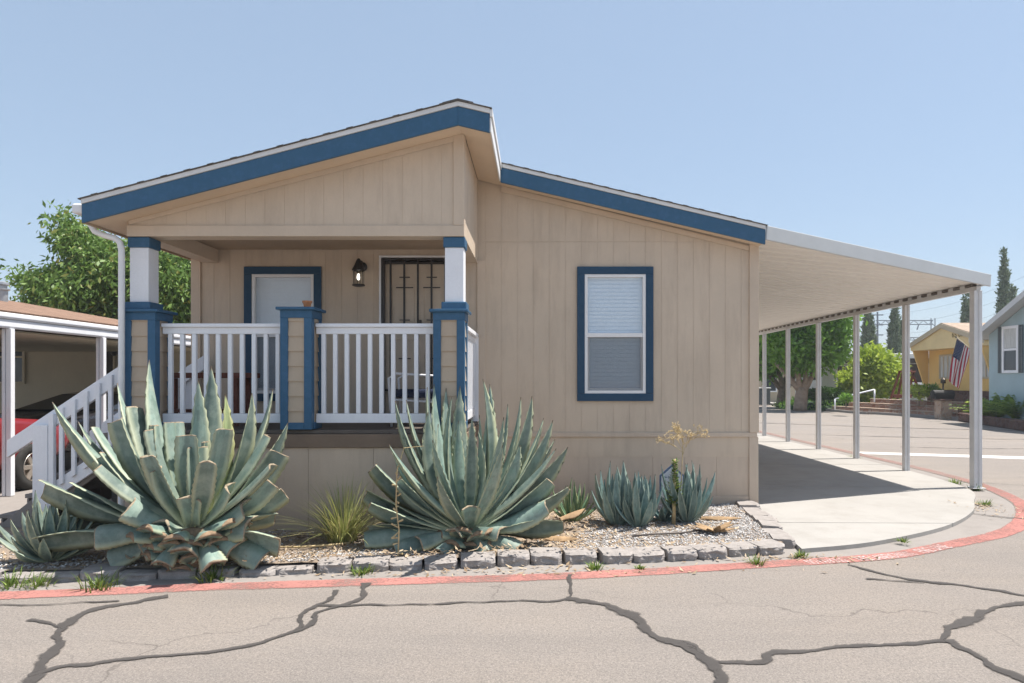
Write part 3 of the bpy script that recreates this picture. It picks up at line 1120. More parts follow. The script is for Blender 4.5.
mb.build('frieze_board', M['trim'], home, bevel=0.003)

# gable over the porch
GXL, GXR, GZ = -3.90, -0.704, 2.87
mb = MB()
boards(mb, GXL + 0.02, GXR - 0.09, GZ + 0.10, lambda x: roofz(x) - 0.19, YP + 0.012, 0.0055, 0.187, phase=GXL)
mb.tf = None
gw = mb.build('gable_wall', M['siding'], home)
mb = MB()
mb.yprism([(GXL, GZ), (GXR, GZ), (GXR, roofz(GXR) - 0.17), (RX, RZ - 0.17), (GXL, roofz(GXL) - 0.17)], YP + 0.0085, YP + 0.18)
mb.build('sheathing', M['trim'], gw)
mb = MB()
mb.box(GXL, GXR + 0.012, YP - 0.012, YP + 0.012, GZ - 0.004, GZ + 0.10)
mb.hexa(GXR - 0.09, GXR + 0.012, YP - 0.012, YP + 0.012, GZ + 0.102, GZ + 0.102, roofz(GXR) - 0.19, roofz(GXR) - 0.19)
mb.box(GXR + 0.001, GXR + 0.014, YP + 0.013, YP + 0.10, GZ - 0.004, roofz(GXR) - 0.19)
mb.hexa(GXL + 0.02, RX, YP - 0.010, YP + 0.001, roofz(GXL) - 0.225, RZ - 0.245, roofz(GXL) - 0.185, RZ - 0.19)
mb.build('trim_board', M['trim'], gw, bevel=0.004)
# return wall of the gable (faces the carport) and headers
mb = MB()
mb.tf = lambda p: (p.y + GXR - 8.0 + 8.0 - p.y + 0.0, p.x, p.z) if False else (GXR - p.y, p.x, p.z)
boards(mb, YP + 0.10, YF - 0.03, GZ - 0.002, lambda y: roofz(GXR) - 0.19, 0.0, 0.010, 0.187, phase=YF)
mb.tf = None
mb.build('return_wall', M['siding'], home)
mb = MB()
mb.box(GXR - 0.12, GXR - 0.0005, YP + 0.181, YF - 0.02, GZ, roofz(GXR) - 0.18)
mb.build('porch_header', M['trim'], home)
mb = MB()
mb.box(GXL, GXL + 0.18, YP + 0.181, YF - 0.02, GZ, 3.02)
mb.build('porch_header', M['trim'], home)
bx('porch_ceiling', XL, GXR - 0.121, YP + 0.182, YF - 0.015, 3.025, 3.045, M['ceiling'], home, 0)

# roof
roof = MB()
XE, XG, XM = -4.135, -0.427, 2.592
YR0, YR1, YB = 6.2, 7.75, 20.3


def slab(mb, xa, xb, y0, y1, za, zb, lo, hi):
    mb.hexa(xa, xb, y0, y1, za + lo, zb + lo, za + hi, zb + hi)


slab(roof, XE - 0.02, RX, YR0 - 0.025, YB, roofz(XE - 0.02), RZ, 0.0, 0.008)
slab(roof, RX, XG + 0.02, YR0 - 0.025, YB, RZ, roofz(XG + 0.02), 0.0, 0.008)
slab(roof, XG + 0.021, XM + 0.02, YR1 - 0.025, YB, roofz(XG + 0.021), roofz(XM + .02), 0.0, 0.008)
for i in range(16):                                          # shingle butts along the rakes
    x = XE + 0.1 + i * 0.21
    slab(roof, x, x + 0.06, YR0 - 0.03, YR0 + 0.3, roofz(x), roofz(x + 0.06), 0.008, 0.011)
    x = XG + 0.1 + i * 0.18
    slab(roof, x, x + 0.06, YR1 - 0.03, YR1 + 0.3, roofz(x), roofz(x + 0.06), 0.008, 0.011)
for i in range(40):                                          # ridge caps
    y = YR0 - 0.02 + i * 0.35
    roof.hexa(RX - 0.14, RX, y, y + 0.33, roofz(RX - .14) + 0.0085, RZ + 0.0085, roofz(RX - .14) + 0.02, RZ + 0.02)
    roof.hexa(RX, RX + 0.14, y, y + 0.33, RZ + 0.0085, roofz(RX + .14) + 0.0085, RZ + 0.02, roofz(RX + .14) + 0.02)
rf = roof.build('roof', M['shingle'], home)
dp = MB()
slab(dp, XE, RX, YR0 - 0.012, YR0 + 0.03, roofz(XE), RZ, -0.043, -0.001)
slab(dp, RX, XG, YR0 - 0.012, YR0 + 0.03, RZ, roofz(XG), -0.043, -0.001)
slab(dp, XG + 0.03, XM, YR1 - 0.012, YR1 + 0.03, roofz(XG + .03), roofz(XM), -0.043, -0.001)
dp.box(XG, XG + 0.025, YR0 - 0.012, YR1 + 0.02, roofz(XG) - 0.075, roofz(XG) - 0.008)
dp.box(XG - 0.002, XG + 0.012, YR0 + 0.001, YR1 - 0.013, roofz(XG) - 0.21, roofz(XG) - 0.08)
dp.build('drip_edge', M['drip'], rf, bevel=0.003)
fs = MB()
slab(fs, XE, RX, YR0, YR0 + 0.03, roofz(XE), RZ, -0.213, -0.0445)
fs.build('fascia', M['blue'], rf, bevel=0.003)
fs = MB()
slab(fs, RX, XG - 0.003, YR0 + 0.001, YR0 + 0.03, RZ, roofz(XG), -0.213, -0.0445)
fs.build('fascia', M['blue'], rf, bevel=0.003)
fs = MB()
slab(fs, XG + 0.013, XM, YR1, YR1 + 0.03, roofz(XG + .013), roofz(XM), -0.213, -0.0445)
fs.build('fascia', M['blue'], rf, bevel=0.003)
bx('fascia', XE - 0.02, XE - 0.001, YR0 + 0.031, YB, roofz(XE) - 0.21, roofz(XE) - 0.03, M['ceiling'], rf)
so = MB()
slab(so, XE + 0.002, RX, YR0 + 0.031, YP + 0.0, roofz(XE), RZ, -0.19, -0.172)
slab(so, XE + 0.002, GXL - 0.002, YP + 0.001, YF + 12, roofz(XE), roofz(GXL), -0.19, -0.172)
slab(so, RX + 0.0, XG - 0.004, YR0 + 0.031, YP, RZ, roofz(XG), -0.19, -0.172)
slab(so, GXR + 0.015, XG - 0.004, YP + 0.001, YF - 0.03, roofz(GXR), roofz(XG), -0.19, -0.172)
slab(so, XG + 0.0, XM - 0.002, YR1 + 0.031, YF - 0.0265, roofz(XG), roofz(XM), -0.19, -0.172)
so.build('soffit', M['soffit'], rf)
# left eave gutter and downspout
gt = MB()
gt.box(XE - 0.13, XE - 0.022, YR0 + 0.05, 19.5, roofz(XE) - 0.115, roofz(XE) - 0.02)
gt.build('gutter', M['vinyl'], rf, bevel=0.02)
ds = MB()
path = [(-4.2, 6.42, roofz(XE) - 0.1), (-4.19, 6.42, 2.95), (-4.155, 6.42, 2.895), (-4.07, 6.42, 2.86), (-3.96, 6.42, 2.83), (-3.92, 6.42, 2.79), (-3.905, 6.42, 2.72), (-3.905, 6.42, 0.12), (-3.96, 6.38, 0.08)]
ds.tube(path, 0.028, 8)
ds.build('downspout', M['vinyl'], home, smooth=True)


def window(parent, r, trim_m, glass, lower_screen=True, yf=YF):
    x0, x1, z0, z1 = r
    y = yf - 0.012
    wn = MB()
    tw = 0.088
    wn.box(x0, x1, y - 0.024, y - 0.0005, z1 - tw, z1)
    wn.box(x0, x1, y - 0.024, y - 0.0005, z0, z0 + tw)
    wn.box(x0, x0 + tw, y - 0.024, y - 0.0005, z0 + tw + 0.001, z1 - tw - 0.001)
    wn.box(x1 - tw, x1, y - 0.024, y - 0.0005, z0 + tw + 0.001, z1 - tw - 0.001)
    w = wn.build('window', trim_m, parent, bevel=0.003)
    a0, a1, b0, b1 = x0 + tw, x1 - tw, z0 + tw, z1 - tw
    f = MB()
    fw = 0.035
    zm = b0 + (b1 - b0) * 0.49
    f.box(a0, a0 + fw, y - 0.016, y + 0.042, b0, b1)
    f.box(a1 - fw, a1, y - 0.016, y + 0.05, b0, b1)
    f.box(a0 + fw, a1 - fw, y - 0.016, y + 0.05, b1 - fw, b1)
    f.box(a0 + fw, a1 - fw, y - 0.016, y + 0.05, b0, b0 + fw)
    f.box(a0 + fw, a1 - fw, y - 0.010, y + 0.045, zm - 0.024, zm + 0.024)
    f.box(a0 + fw, a0 + fw + 0.022, y + 0.006, y + 0.04, b0 + fw, zm - 0.025)
    f.box(a1 - fw - 0.022, a1 - fw, y + 0.006, y + 0.04, b0 + fw, zm - 0.025)
    f.box(a0 + fw + .023, a1 - fw - .023, y + 0.006, y + 0.04, b0 + fw, b0 + fw + 0.028)
    f.build('frame', M['vinyl'], w, bevel=0.003)
    MB().box(a0 + fw, a1 - fw, y + 0.020, y + 0.024, zm + 0.025, b1 - fw).build('pane', glass, w)
    MB().box(a0 + fw + .022, a1 - fw - .022, y + 0.032, y + 0.036, b0 + fw + .028, zm - 0.025).build('pane', glass, w)
    if lower_screen:
        MB().add([(a0 + fw, y + 0.003, b0 + fw), (a1 - fw, y + 0.003, b0 + fw), (a1 - fw, y + 0.003, zm - 0.025), (a0 + fw, y + 0.003, zm - 0.025)], [(0, 1, 2, 3)]).build('screen', M['screen'], w)
    b = MB()
    n = int((b1 - b0) / 0.045)
    for i in range(n):
        z = b0 + 0.02 + i * 0.045
        b.add([(a0, y + 0.052, z), (a1, y + 0.052, z), (a1, y + 0.0375, z + 0.042), (a0, y + 0.0375, z + 0.042)], [(0, 1, 2, 3)])
    b.box(a0 - 0.03, a1 + 0.03, y + 0.054, y + 0.06, b0 - .03, b1 + .03)
    b.build('blind', M['blind'], w)
    return w


window(home, w1, M['navy'], M['glass'])
window(home, w2, M['navy'], M['porchglass'])

# door with iron security gate
dx0, dx1 = dr[0], dr[1]
d_ = MB()
d_.box(dx0 + 0.05, dx1 - 0.05, YF + 0.04, YF + 0.06, DECK, dr[3] - 0.04)
for (pa, pb, pc_, pd) in ((0.14, 0.40, 0.95, 1.6), (0.52, 0.78, 0.95, 1.6), (0.14, 0.40, 0.15, 0.8), (0.52, 0.78, 0.15, 0.8)):
    d_.box(dx0 + pa, dx0 + pb, YF + 0.03, YF + 0.0395, DECK + pc_, DECK + pd)
door = d_.build('door', M['door'], home, bevel=0.006)
fr = MB()
fr.box(dx0 - 0.005, dx0 + 0.02, YF - 0.034, YF + 0.1, DECK, dr[3])
fr.box(dx1 - 0.02, dx1 + 0.005, YF - 0.034, YF + 0.1, DECK, dr[3])
fr.box(dx0 - 0.005, dx1 + 0.005, YF - 0.034, YF + 0.1, dr[3] + 0.001, dr[3] + 0.024)
fr.build('frame', M['vinyl'], door, bevel=0.002)
ir = MB()
yb = YF - 0.02
ir.box(dx0 + 0.022, dx0 + 0.062, yb - 0.015, yb + 0.015, DECK + 0.01, dr[3] - 0.005)
ir.box(dx1 - 0.062, dx1 - 0.022, yb - 0.015, yb + 0.015, DECK + 0.01, dr[3] - 0.005)
for z0, z1 in ((dr[3] - 0.03, dr[3] - 0.005), (dr[3] - 0.075, dr[3] - 0.05), (DECK + 0.01, DECK + 0.05), (DECK + 0.35, DECK + 0.375), (2.12, 2.145)):
    ir.box(dx0 + 0.063, dx1 - 0.063, yb - 0.012, yb + 0.012, z0, z1)
for i in range(1, 7):
    x = dx0 + (391 - 380) / F * YF + (i - 1) * 13.6 / F * YF
    if x < dx1 - 0.07:
        ir.box(x - 0.011, x + 0.011, yb - 0.008, yb + 0.008, DECK + 0.02, dr[3] - 0.01)
for xc in (405.0, 432.0):
    xx = (xc - CU) / F * YF
    for dz, hw in ((2.70, 0.06), (2.58, 0.10), (2.20, 0.06), (1.75, 0.07)):
        ir.box(xx - hw, xx + hw, yb - 0.006, yb + 0.006, dz - 0.006, dz + 0.006)
gate = ir.build('security_gate', M['iron'], home)
hd = MB()
xh = (420 - CU) / F * YF
hd.box(xh - 0.02, xh + 0.025, yb - 0.03, yb - 0.013, 2.06, 2.20)
hd.tube([(xh, yb - 0.03, 2.13), (xh, yb - 0.07, 2.13), (xh - 0.06, yb - 0.07, 2.12)], 0.011, 8)
hd.build('handle', M['bronze'], gate, bevel=0.004)

# porch deck, rim and skirt
mb = MB()
k = 0
y = YP + 0.012
while y < YF - 0.16:
    mb.box(-4.0, -0.69, y, y + 0.135, DECK - 0.03, DECK)
    y += 0.141
mb.build('porch_deck', M['deck'], home)
bx('rim_board', -4.0, -0.68, YP - 0.01, YP + 0.01, 0.856, 0.985, M['brown'], home)
bx('rim_board', -0.705, -0.68, YP + 0.011, YF - 0.03, 0.856, 0.985, M['brown'], home)
mb = MB()
boards(mb, -4.0, -0.685, 0.04, lambda x: 0.853, YP + 0.022, 0.012, 0.62, phase=-1.56)
mb.box(-4.0, -0.70, YP + 0.0225, YP + 0.06, 0.03, 0.853)
mb.box(-0.70, -0.68, YP + 0.023, YF - 0.03, 0.03, 0.853)
mb.box(-4.0, -3.97, YP + 0.061, YF - 0.03, 0.03, 0.95)
mb.build('skirt', M['skirt'], home)


def pillar(x0, x1, yf, ztop, zbot, column):
    w = x1 - x0
    y1 = yf + w
    p = MB()
    n = int((ztop - zbot) / 0.143)
    for i in range(n + 1):                                   # lapped siding, all four sides
        z0 = zbot + i * 0.143
        z1 = min(z0 + 0.15, ztop - 0.01)
        if z1 - z0 < 0.03:
            continue
        for s in range(4):
            lo, hi = 0.016, 0.004
            a, b = 0.03, w - 0.03
            if s == 0:
                v = [(x0 + a, yf + hi, z0), (x0 + b, yf + hi, z0), (x0 + b, yf + lo, z1), (x0 + a, yf + lo, z1), (x0 + a, yf + 0.03, z0), (x0 + b, yf + 0.03, z0)]
            elif s == 1:
                v = [(x1 - hi, yf + a, z0), (x1 - hi, yf + b, z0), (x1 - lo, yf + b, z1), (x1 - lo, yf + a, z1), (x1 - 0.03, yf + a, z0), (x1 - 0.03, yf + b, z0)]
            elif s == 2:
                v = [(x1 - a, y1 - hi, z0), (x1 - b, y1 - hi, z0), (x1 - b, y1 - lo, z1), (x1 - a, y1 - lo, z1), (x1 - a, y1 - 0.03, z0), (x1 - b, y1 - 0.03, z0)]
            else:
                v = [(x0 + hi, y1 - a, z0), (x0 + hi, y1 - b, z0), (x0 + lo, y1 - b, z1), (x0 + lo, y1 - a, z1), (x0 + 0.03, y1 - a, z0), (x0 + 0.03, y1 - b, z0)]
            p.add(v, [(0, 1, 2, 3), (1, 0, 4, 5)])
    pl = p.build('porch_pillar', M['lap'], home)
    t = MB()
    tw = 0.073
    for xx in (x0, x1 - tw):
        for yy in (yf, y1 - tw):
            t.box(xx, xx + tw, yy - 0.006, yy + tw + 0.006, zbot - 0.03, ztop - 0.0755)
    for yy in (yf - 0.006, y1 - 0.014):
        t.box(x0 - 0.002, x1 + 0.002, yy, yy + 0.02, ztop - 0.075, ztop - 0.0005)
        t.box(x0 + tw + .001, x1 - tw - .001, yy + 0.001, yy + 0.019, zbot - 0.03, zbot + 0.035)
    for xx in (x0 - 0.006, x1 - 0.014):
        t.box(xx, xx + 0.02, yf + 0.0145, y1 - 0.0145, ztop - 0.0745, ztop - 0.001)
        t.box(xx + 0.001, xx + 0.019, yf + tw + .001, y1 - tw - .001, zbot - 0.03, zbot + 0.035)
    t.build('corner_trim', M['blue'], pl, bevel=0.003)
    c = MB()
    c.box(x0 - 0.035, x1 + 0.035, yf - 0.035, y1 + 0.035, ztop, ztop + 0.028)
    c.build('cap', M['blue'], pl, bevel=0.006)
    if column:
        cx, cy, hw = column, yf + w / 2 - 0.02, 0.09
        s = MB()
        s.box(cx - hw, cx + hw, cy - hw, cy + hw, ztop + 0.1, GZ - 0.104)
        s.build('column', M['white'], pl, bevel=0.006)
        s = MB()
        s.box(cx - hw - 0.03, cx + hw + 0.03, cy - hw - 0.03, cy + hw + 0.03, ztop + 0.029, ztop + 0.099)
        s.build('collar', M['blue'], pl, bevel=0.008)
        s = MB()
        s.box(cx - hw - 0.014, cx + hw + 0.014, cy - hw - 0.014, cy + hw + 0.014, GZ - 0.105, GZ - 0.006)
        s.build('collar', M['blue'], pl, bevel=0.008)
    return pl


pillar(-3.925, -3.62, YP - 0.02, 2.145, 1.06, -3.80)
pillar(-2.436, -2.137, YP - 0.02, 2.165, 1.06, None)
pillar(-0.985, -0.688, YP - 0.02, 2.145, 1.06, -0.79)


def railing(a, b, n, horiz='x', z0=1.085, z1=2.045):
    rl = MB()
    yc = YP + 0.12
    if horiz == 'x':
        rl.box(a, b, yc - 0.045, yc + 0.045, z1 - 0.035, z1)
        rl.box(a, b, yc - 0.02, yc + 0.02, z1 - 0.10, z1 - 0.0355)
    return rl


for a, b, n in ((-3.62, -2.437, 10), (-2.135, -0.987, 10)):
    rl = railing(a, b, n).build('railing', M['white'], home, bevel=0.005)
    bx('bottom_rail', a, b, YP + 0.10, YP + 0.14, 1.085, 1.175, M['white'], rl, 0.005)
    for i in range(n):
        x = a + (b - a) * (i + 0.62) / (n + 0.24)
        yc = YP + 0.12
        bx('baluster', x - 0.02, x + 0.02, yc - 0.0195, yc + 0.0195, z0 := 1.176, 1.944, M['white'], rl, 0.004)
rl = MB()
xs_ = -0.735
rl.box(xs_ - 0.03, xs_ + 0.055, YP + 0.28, YF - 0.035, 1.99, 2.035)
rl.box(xs_ - 0.02, xs_ + 0.02, YP + 0.28, YF - 0.035, 1.93, 1.989)
rl.box(xs_ - 0.03, xs_ + 0.055, YF - 0.085, YF - 0.036, 1.02, 2.033)
rl = rl.build('railing', M['white'], home, bevel=0.005)
bx('bottom_rail', xs_ - 0.02, xs_ + 0.02, YP + 0.28, YF - 0.09, 1.085, 1.175, M['white'], rl, 0.005)
for i in range(9):
    y = YP + 0.38 + i * 0.115
    bx('baluster', xs_ - 0.0195, xs_ + 0.0195, y - 0.02, y + 0.02, 1.176, 1.929, M['white'], rl, 0.004)

# steps on the left end of the porch with two sloping rails
stp = MB()
for i in range(5):
    z = 0.2 * (i + 1) - 0.02
    x1 = -5.28 + 0.255 * i
    stp.box(x1, x1 + 0.29, YP + 0.2, YF - 0.2, z - 0.04, z)
    stp.box(x1 + 0.02, x1 + 0.04, YP + 0.2, YF - 0.2, z - 0.2 if i else 0.01, z - 0.041)
for yy in (YP + 0.16, YF - 0.19):
    stp.yprism([(-5.32, 0.02), (-5.05, 0.02), (-4.0, 0.78), (-4.0, 1.0), (-4.1, 1.0)], yy, yy + 0.035)
steps = stp.build('steps', M['gutter'], home, bevel=0.004)
SLP = 0.665


def railz(x):
    return 1.63 + (x + 4.05) * SLP


for yy, front in ((YP + 0.13, True), (YF - 0.15, False)):
    x0, x1 = -5.13, -3.93 if front else -3.82
    r_ = MB()
    for lo, hi, xa, xb in ((-0.165, 0.0, x0, x1), (-0.86, -0.70, -4.80, x1)):
        r_.hexa(xa, xb, yy - 0.025, yy + 0.022, railz(xa) + lo, railz(xb) + lo, railz(xa) + hi, railz(xb) + hi)
    r_.box(-4.845, -4.70, yy - 0.075, yy - 0.027, 0.02, railz(-4.82) - 0.05)
    r_.box(-4.695, -4.645, yy - 0.072, yy - 0.028, 0.02, railz(-4.69) - 0.03)
    r_.box(-4.06, -3.98, yy + 0.024, yy + 0.09, 0.1, railz(-4.02) - 0.02)
    rl = r_.build('stair_railing', M['white'], home, bevel=0.005)
    for i in range(5):
        x = -4.585 + i * 0.118
        MB().hexa(x - 0.02, x + 0.02, yy - 0.055, yy - 0.026, railz(x - .02) - 0.78, railz(x + .02) - 0.78, railz(x - .02) - 0.05, railz(x + .02) - 0.05).build('baluster', M['white'], rl, bevel=0.004)

# wall lantern by the door
lx = (361.5 - CU) / F * YF
lan = thing('wall_lantern', 'black wall lantern with a lit bulb between the porch window and the door', 'lantern', (lx, YF - 0.01, 2.75))
yl = YF - 0.13
mb = MB()
mb.lathe((lx + 0.02, YF - 0.022, 2.82), [(0.055, -0.012), (0.055, 0.0), (0.045, 0.008)], 16, axis='y')
mb.tube([(lx + 0.02, YF - 0.03, 2.82), (lx + 0.02, YF - 0.08, 2.875), (lx + 0.01, yl, 2.885), (lx, yl, 2.85)], 0.014, 8)
mb.build('bracket', M['iron'], lan, smooth=True)
mb = MB()
mb.lathe((lx, yl, 0), [(0.012, 2.90), (0.025, 2.88), (0.045, 2.83), (0.075, 2.775), (0.078, 2.765), (0.06, 2.757)], 14)
mb.build('roof', M['iron'], lan, smooth=True)
mb = MB()
mb.lathe((lx, yl, 0), [(0.035, 2.575), (0.072, 2.585), (0.072, 2.60), (0.05, 2.604)], 14)
for i in range(6):
    a = i * math.pi / 3
    mb.tube([(lx + 0.058 * math.cos(a), yl + 0.058 * math.sin(a), 2.60), (lx + 0.062 * math.cos(a), yl + 0.062 * math.sin(a), 2.76)], 0.004, 5)
mb.build('cage', M['iron'], lan)
mb = MB()
mb.lathe((lx, yl, 0), [(0.050, 2.605), (0.055, 2.755)], 16)
mb.build('glass', M['clearglass'], lan, smooth=True)
mb = MB()
mb.lathe((lx, yl, 0), [(0.006, 2.65), (0.018, 2.665), (0.022, 2.685), (0.017, 2.71), (0.010, 2.725)], 12)
mb.build('bulb', M['bulb'], lan, smooth=True)

# terracotta pot on the middle pillar
px_ = (303 - CU) / F * YP
pt = MB()
zc = 2.194
pt.lathe((px_, YP + 0.12, zc), [(0.028, 0), (0.040, 0.052), (0.046, 0.052), (0.047, 0.072), (0.040, 0.072), (0.036, 0.05)], 18)
tag(pt.build('flower_pot', M['terracotta'], smooth=False), 'small terracotta pot on the short middle porch pillar', 'flower pot')

# bench and chair on the porch
bn = thing('wooden_bench', 'low red brown wooden bench on the porch behind the railing', 'bench', (-3.5, 7.2, DECK))
bx('seat', -4.02, -3.02, 7.05, 7.45, 1.52, 1.575, M['redwood'], bn)
for x in (-3.95, -3.16):
    for y in (7.08, 7.36):
        bx('leg', x, x + 0.055, y, y + 0.055, DECK, 1.519, M['redwood'], bn)
bx('shelf', -3.9, -3.17, 7.13, 7.35, 1.16, 1.19, M['redwood'], bn)
ch = thing('patio_chair', 'white metal patio chair with navy cushion on the porch behind the agave', 'chair', (-1.3, 7.4, DECK))
cx0, cx1, cy0, cy1 = -1.52, -1.0, 7.0, 7.5
mb = MB()
for yy in (cy0, cy1):
    mb.tube([(cx0 + 0.03, yy, DECK), (cx0, yy, 1.52), (cx0 + 0.08, yy, 1.565), (cx1, yy, 1.54), (cx1 + 0.02, yy, DECK)], 0.014, 8)
    mb.tube([(cx0 + 0.02, yy, 1.30), (cx1 + 0.01, yy, 1.27)], 0.012, 8)
mb.tube([(cx0 + 0.01, cy0, 1.30), (cx0 + 0.01, cy1, 1.30)], 0.012, 8)
mb.tube([(cx1, cy0, 1.27), (cx1, cy1, 1.27)], 0.012, 8)
mb.tube([(cx1, cy0 + .03, 1.27), (cx1 + 0.13, cy0 + .03, 1.86), (cx1 + 0.13, cy1 - .03, 1.86), (cx1, cy1 - .03, 1.27)], 0.014, 8)
for i in range(6):
    yy = cy0 + 0.08 + i * 0.068
    mb.tube([(cx1 + 0.01, yy, 1.3), (cx1 + 0.13, yy, 1.85)], 0.006, 6)
mb.build('frame', M['white'], ch, smooth=True)
mb = MB()
mb.box(cx0 + 0.02, cx1 - 0.02, cy0 + 0.03, cy1 - 0.03, 1.315, 1.40)
mb.build('cushion', M['navycloth'], ch, bevel=0.03)

# ------------------------------------------------------------------ carport
cp = thing('carport', 'long white metal carport on slim posts joined to the home', 'carport', (6, 9.3, 0))
CX0, CX1, CYF0, CYF1, CYB = 2.597, 6.10, 7.76, 9.25, 18.7


def cz(x):
    return 3.165 + (x - CX0) * (2.845 - 3.165) / (CX1 - CX0)


def cxmax(y):
    return CX1 if y >= CYF1 else CX0 + 0.02 + (CX1 - CX0 - 0.02) * (y - CYF0) / (CYF1 - CYF0)


prof = []
y = CYF0 + 0.01
while y < CYB:
    prof += [(y, 0.0), (y + 0.165, 0.0), (y + 0.185, 0.016), (y + 0.25, 0.016)]
    y += 0.27
prof = [p for p in prof if p[0] < CYB]
vs = []
for yy, dz in prof:
    vs += [(CX0, yy, cz(CX0) + dz - 0.03), (cxmax(yy) - 0.005, yy, cz(cxmax(yy)) + dz - 0.03)]
mb = MB()
mb.add(vs, [(2 * i, 2 * i + 1, 2 * i + 3, 2 * i + 2) for i in range(len(prof) - 1)])
o = mb.build('roof_panel', M['carport'], cp, fix=False)
sd = o.modifiers.new('thick', 'SOLIDIFY')
sd.thickness = 0.003
mb = MB()
a, b = Vector((CX0 + 0.0, CYF0 - 0.012, cz(CX0) + 0.005)), Vector((CX1 + 0.03, CYF1 - 0.012, cz(CX1) + 0.0))
mb.bar(a, b, 0.03, 0.165)
o = mb.build('front_fascia', M['fascia_metal'], cp, bevel=0.008)
mb = MB()
mb.box(CX1 + 0.002, CX1 + 0.05, CYF1 + 0.02, CYB, cz(CX1) - 0.055, cz(CX1) + 0.075)
mb.build('side_gutter', M['fascia_metal'], cp, bevel=0.012)
mb = MB()
mb.box(CX1 - 0.135, CX1 - 0.075, CYF1 + 0.02, CYB - 0.1, cz(CX1) - 0.130, cz(CX1) - 0.072)
mb.build('beam', M['post'], cp, bevel=0.004)
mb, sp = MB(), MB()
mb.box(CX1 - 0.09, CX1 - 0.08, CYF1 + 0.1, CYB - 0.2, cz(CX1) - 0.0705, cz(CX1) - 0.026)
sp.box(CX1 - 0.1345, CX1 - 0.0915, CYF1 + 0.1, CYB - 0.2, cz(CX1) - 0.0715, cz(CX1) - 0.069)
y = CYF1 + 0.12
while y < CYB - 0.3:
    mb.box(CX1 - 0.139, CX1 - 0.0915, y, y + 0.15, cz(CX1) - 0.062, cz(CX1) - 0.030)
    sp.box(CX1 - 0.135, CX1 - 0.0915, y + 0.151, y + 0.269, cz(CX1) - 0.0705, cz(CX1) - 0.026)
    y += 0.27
mb.build('gap_shade_strip', mat('gap_shade_grey', (0.17, 0.15, 0.135), 0.9, 0.2, 10), cp)  # dark blocks coloured to stand for the shade in the gaps over the beam
sp.build('spacer_strip', M['post'], cp)
for i, yy in enumerate((9.30, 11.06, 12.78, 14.5, 16.26, 17.95)):
    px0 = CX1 - 0.145
    top = cz(CX1) - 0.131
    bot = 0.03
    s = 0.105 if i == 0 else 0.085
    mb = MB()
    t_ = 0.02
    pr = [(-1, -1), (-0.25, -1), (-0.2, -0.72), (0.2, -0.72), (0.25, -1), (1, -1), (1, 1), (-1, 1)]
    mb.prism([(px0 + 0.02 + q[0] * s / 2 * (1.05 if i == 0 else 1), yy + q[1] * s / 2) for q in pr], bot, top)
    if i == 0:
        mb.box(px0 + 0.02 - 0.09, px0 + 0.02 + 0.09, yy - 0.08, yy + 0.08, 0.03, 0.04)
    mb.build('post', M['post'], cp, bevel=0.004)

# ------------------------------------------------------------------ foliage helpers
def foliage(name, blobs, clumps, per, L, asp, m, parent, droop=0.3, spread=0.35, seed=1, shell=0.55, up=0.0, cdark=0.5):
    g = np.random.default_rng(seed)
    blobs = np.array(blobs, float)
    vol = (blobs[:, 3] * blobs[:, 4] * blobs[:, 5]) ** (2 / 3)
    ids = g.choice(len(blobs), clumps, p=vol / vol.sum())
    d = g.normal(size=(clumps, 3))
    d /= np.linalg.norm(d, axis=1)[:, None]
    rr = (shell + (1 - shell) * g.random(clumps)) ** 0.8
    c = blobs[ids, :3] + d * rr[:, None] * blobs[ids, 3:6]
    n = clumps * per
    ci = np.repeat(np.arange(clumps), per)
    p = c[ci] + g.normal(size=(n, 3)) * spread * np.array([1, 1, 0.75])
    out = np.repeat(d, per, axis=0)
    dr = g.normal(size=(n, 3)) * 0.8 + out * 0.6 + np.array([0, 0, -droop + up])
    dr /= np.linalg.norm(dr, axis=1)[:, None]
    sd = np.cross(dr, g.normal(size=(n, 3)))
    sd /= np.linalg.norm(sd, axis=1)[:, None]
    nn = np.cross(dr, sd)
    ll = L * g.uniform(0.6, 1.25, n)[:, None]
    ww = ll * asp
    V = np.stack([p, p + dr * ll * 0.45 + sd * ww / 2 + nn * ww * 0.12, p + dr * ll, p + dr * ll * 0.45 - sd * ww / 2 + nn * ww * 0.12], 1).reshape(-1, 3)
    Fc = np.arange(n * 4).reshape(n, 4)
    cr = np.clip(cdark * g.random(clumps)[ci] + (1 - cdark) * g.random(n), 0, 1)
    cc = np.stack([g.random(n), g.random(n), cr], 1)
    return np_mesh(name, V, Fc, np.repeat(cc, 4, axis=0), m, parent)


def limb(mb, a, b, r0, r1, wob=0.1, n=6, seed=0):
    a, b = Vector(a), Vector(b)
    pts, rs = [], []
    for i in range(n + 1):
        t = i / n
        p = a.lerp(b, t)
        if 0 < i:
            p += Vector((mnoise.noise(Vector((t * 3, seed, 0))), mnoise.noise(Vector((t * 3, seed, 5))), 0.4 * mnoise.noise(Vector((t * 3, seed, 9))))) * wob * math.sin(min(1, t * 1.2) * math.pi / 1.2)
        pts.append(p)
        rs.append(r0 + (r1 - r0) * t)
    mb.tube(pts, rs, 9)
    return pts


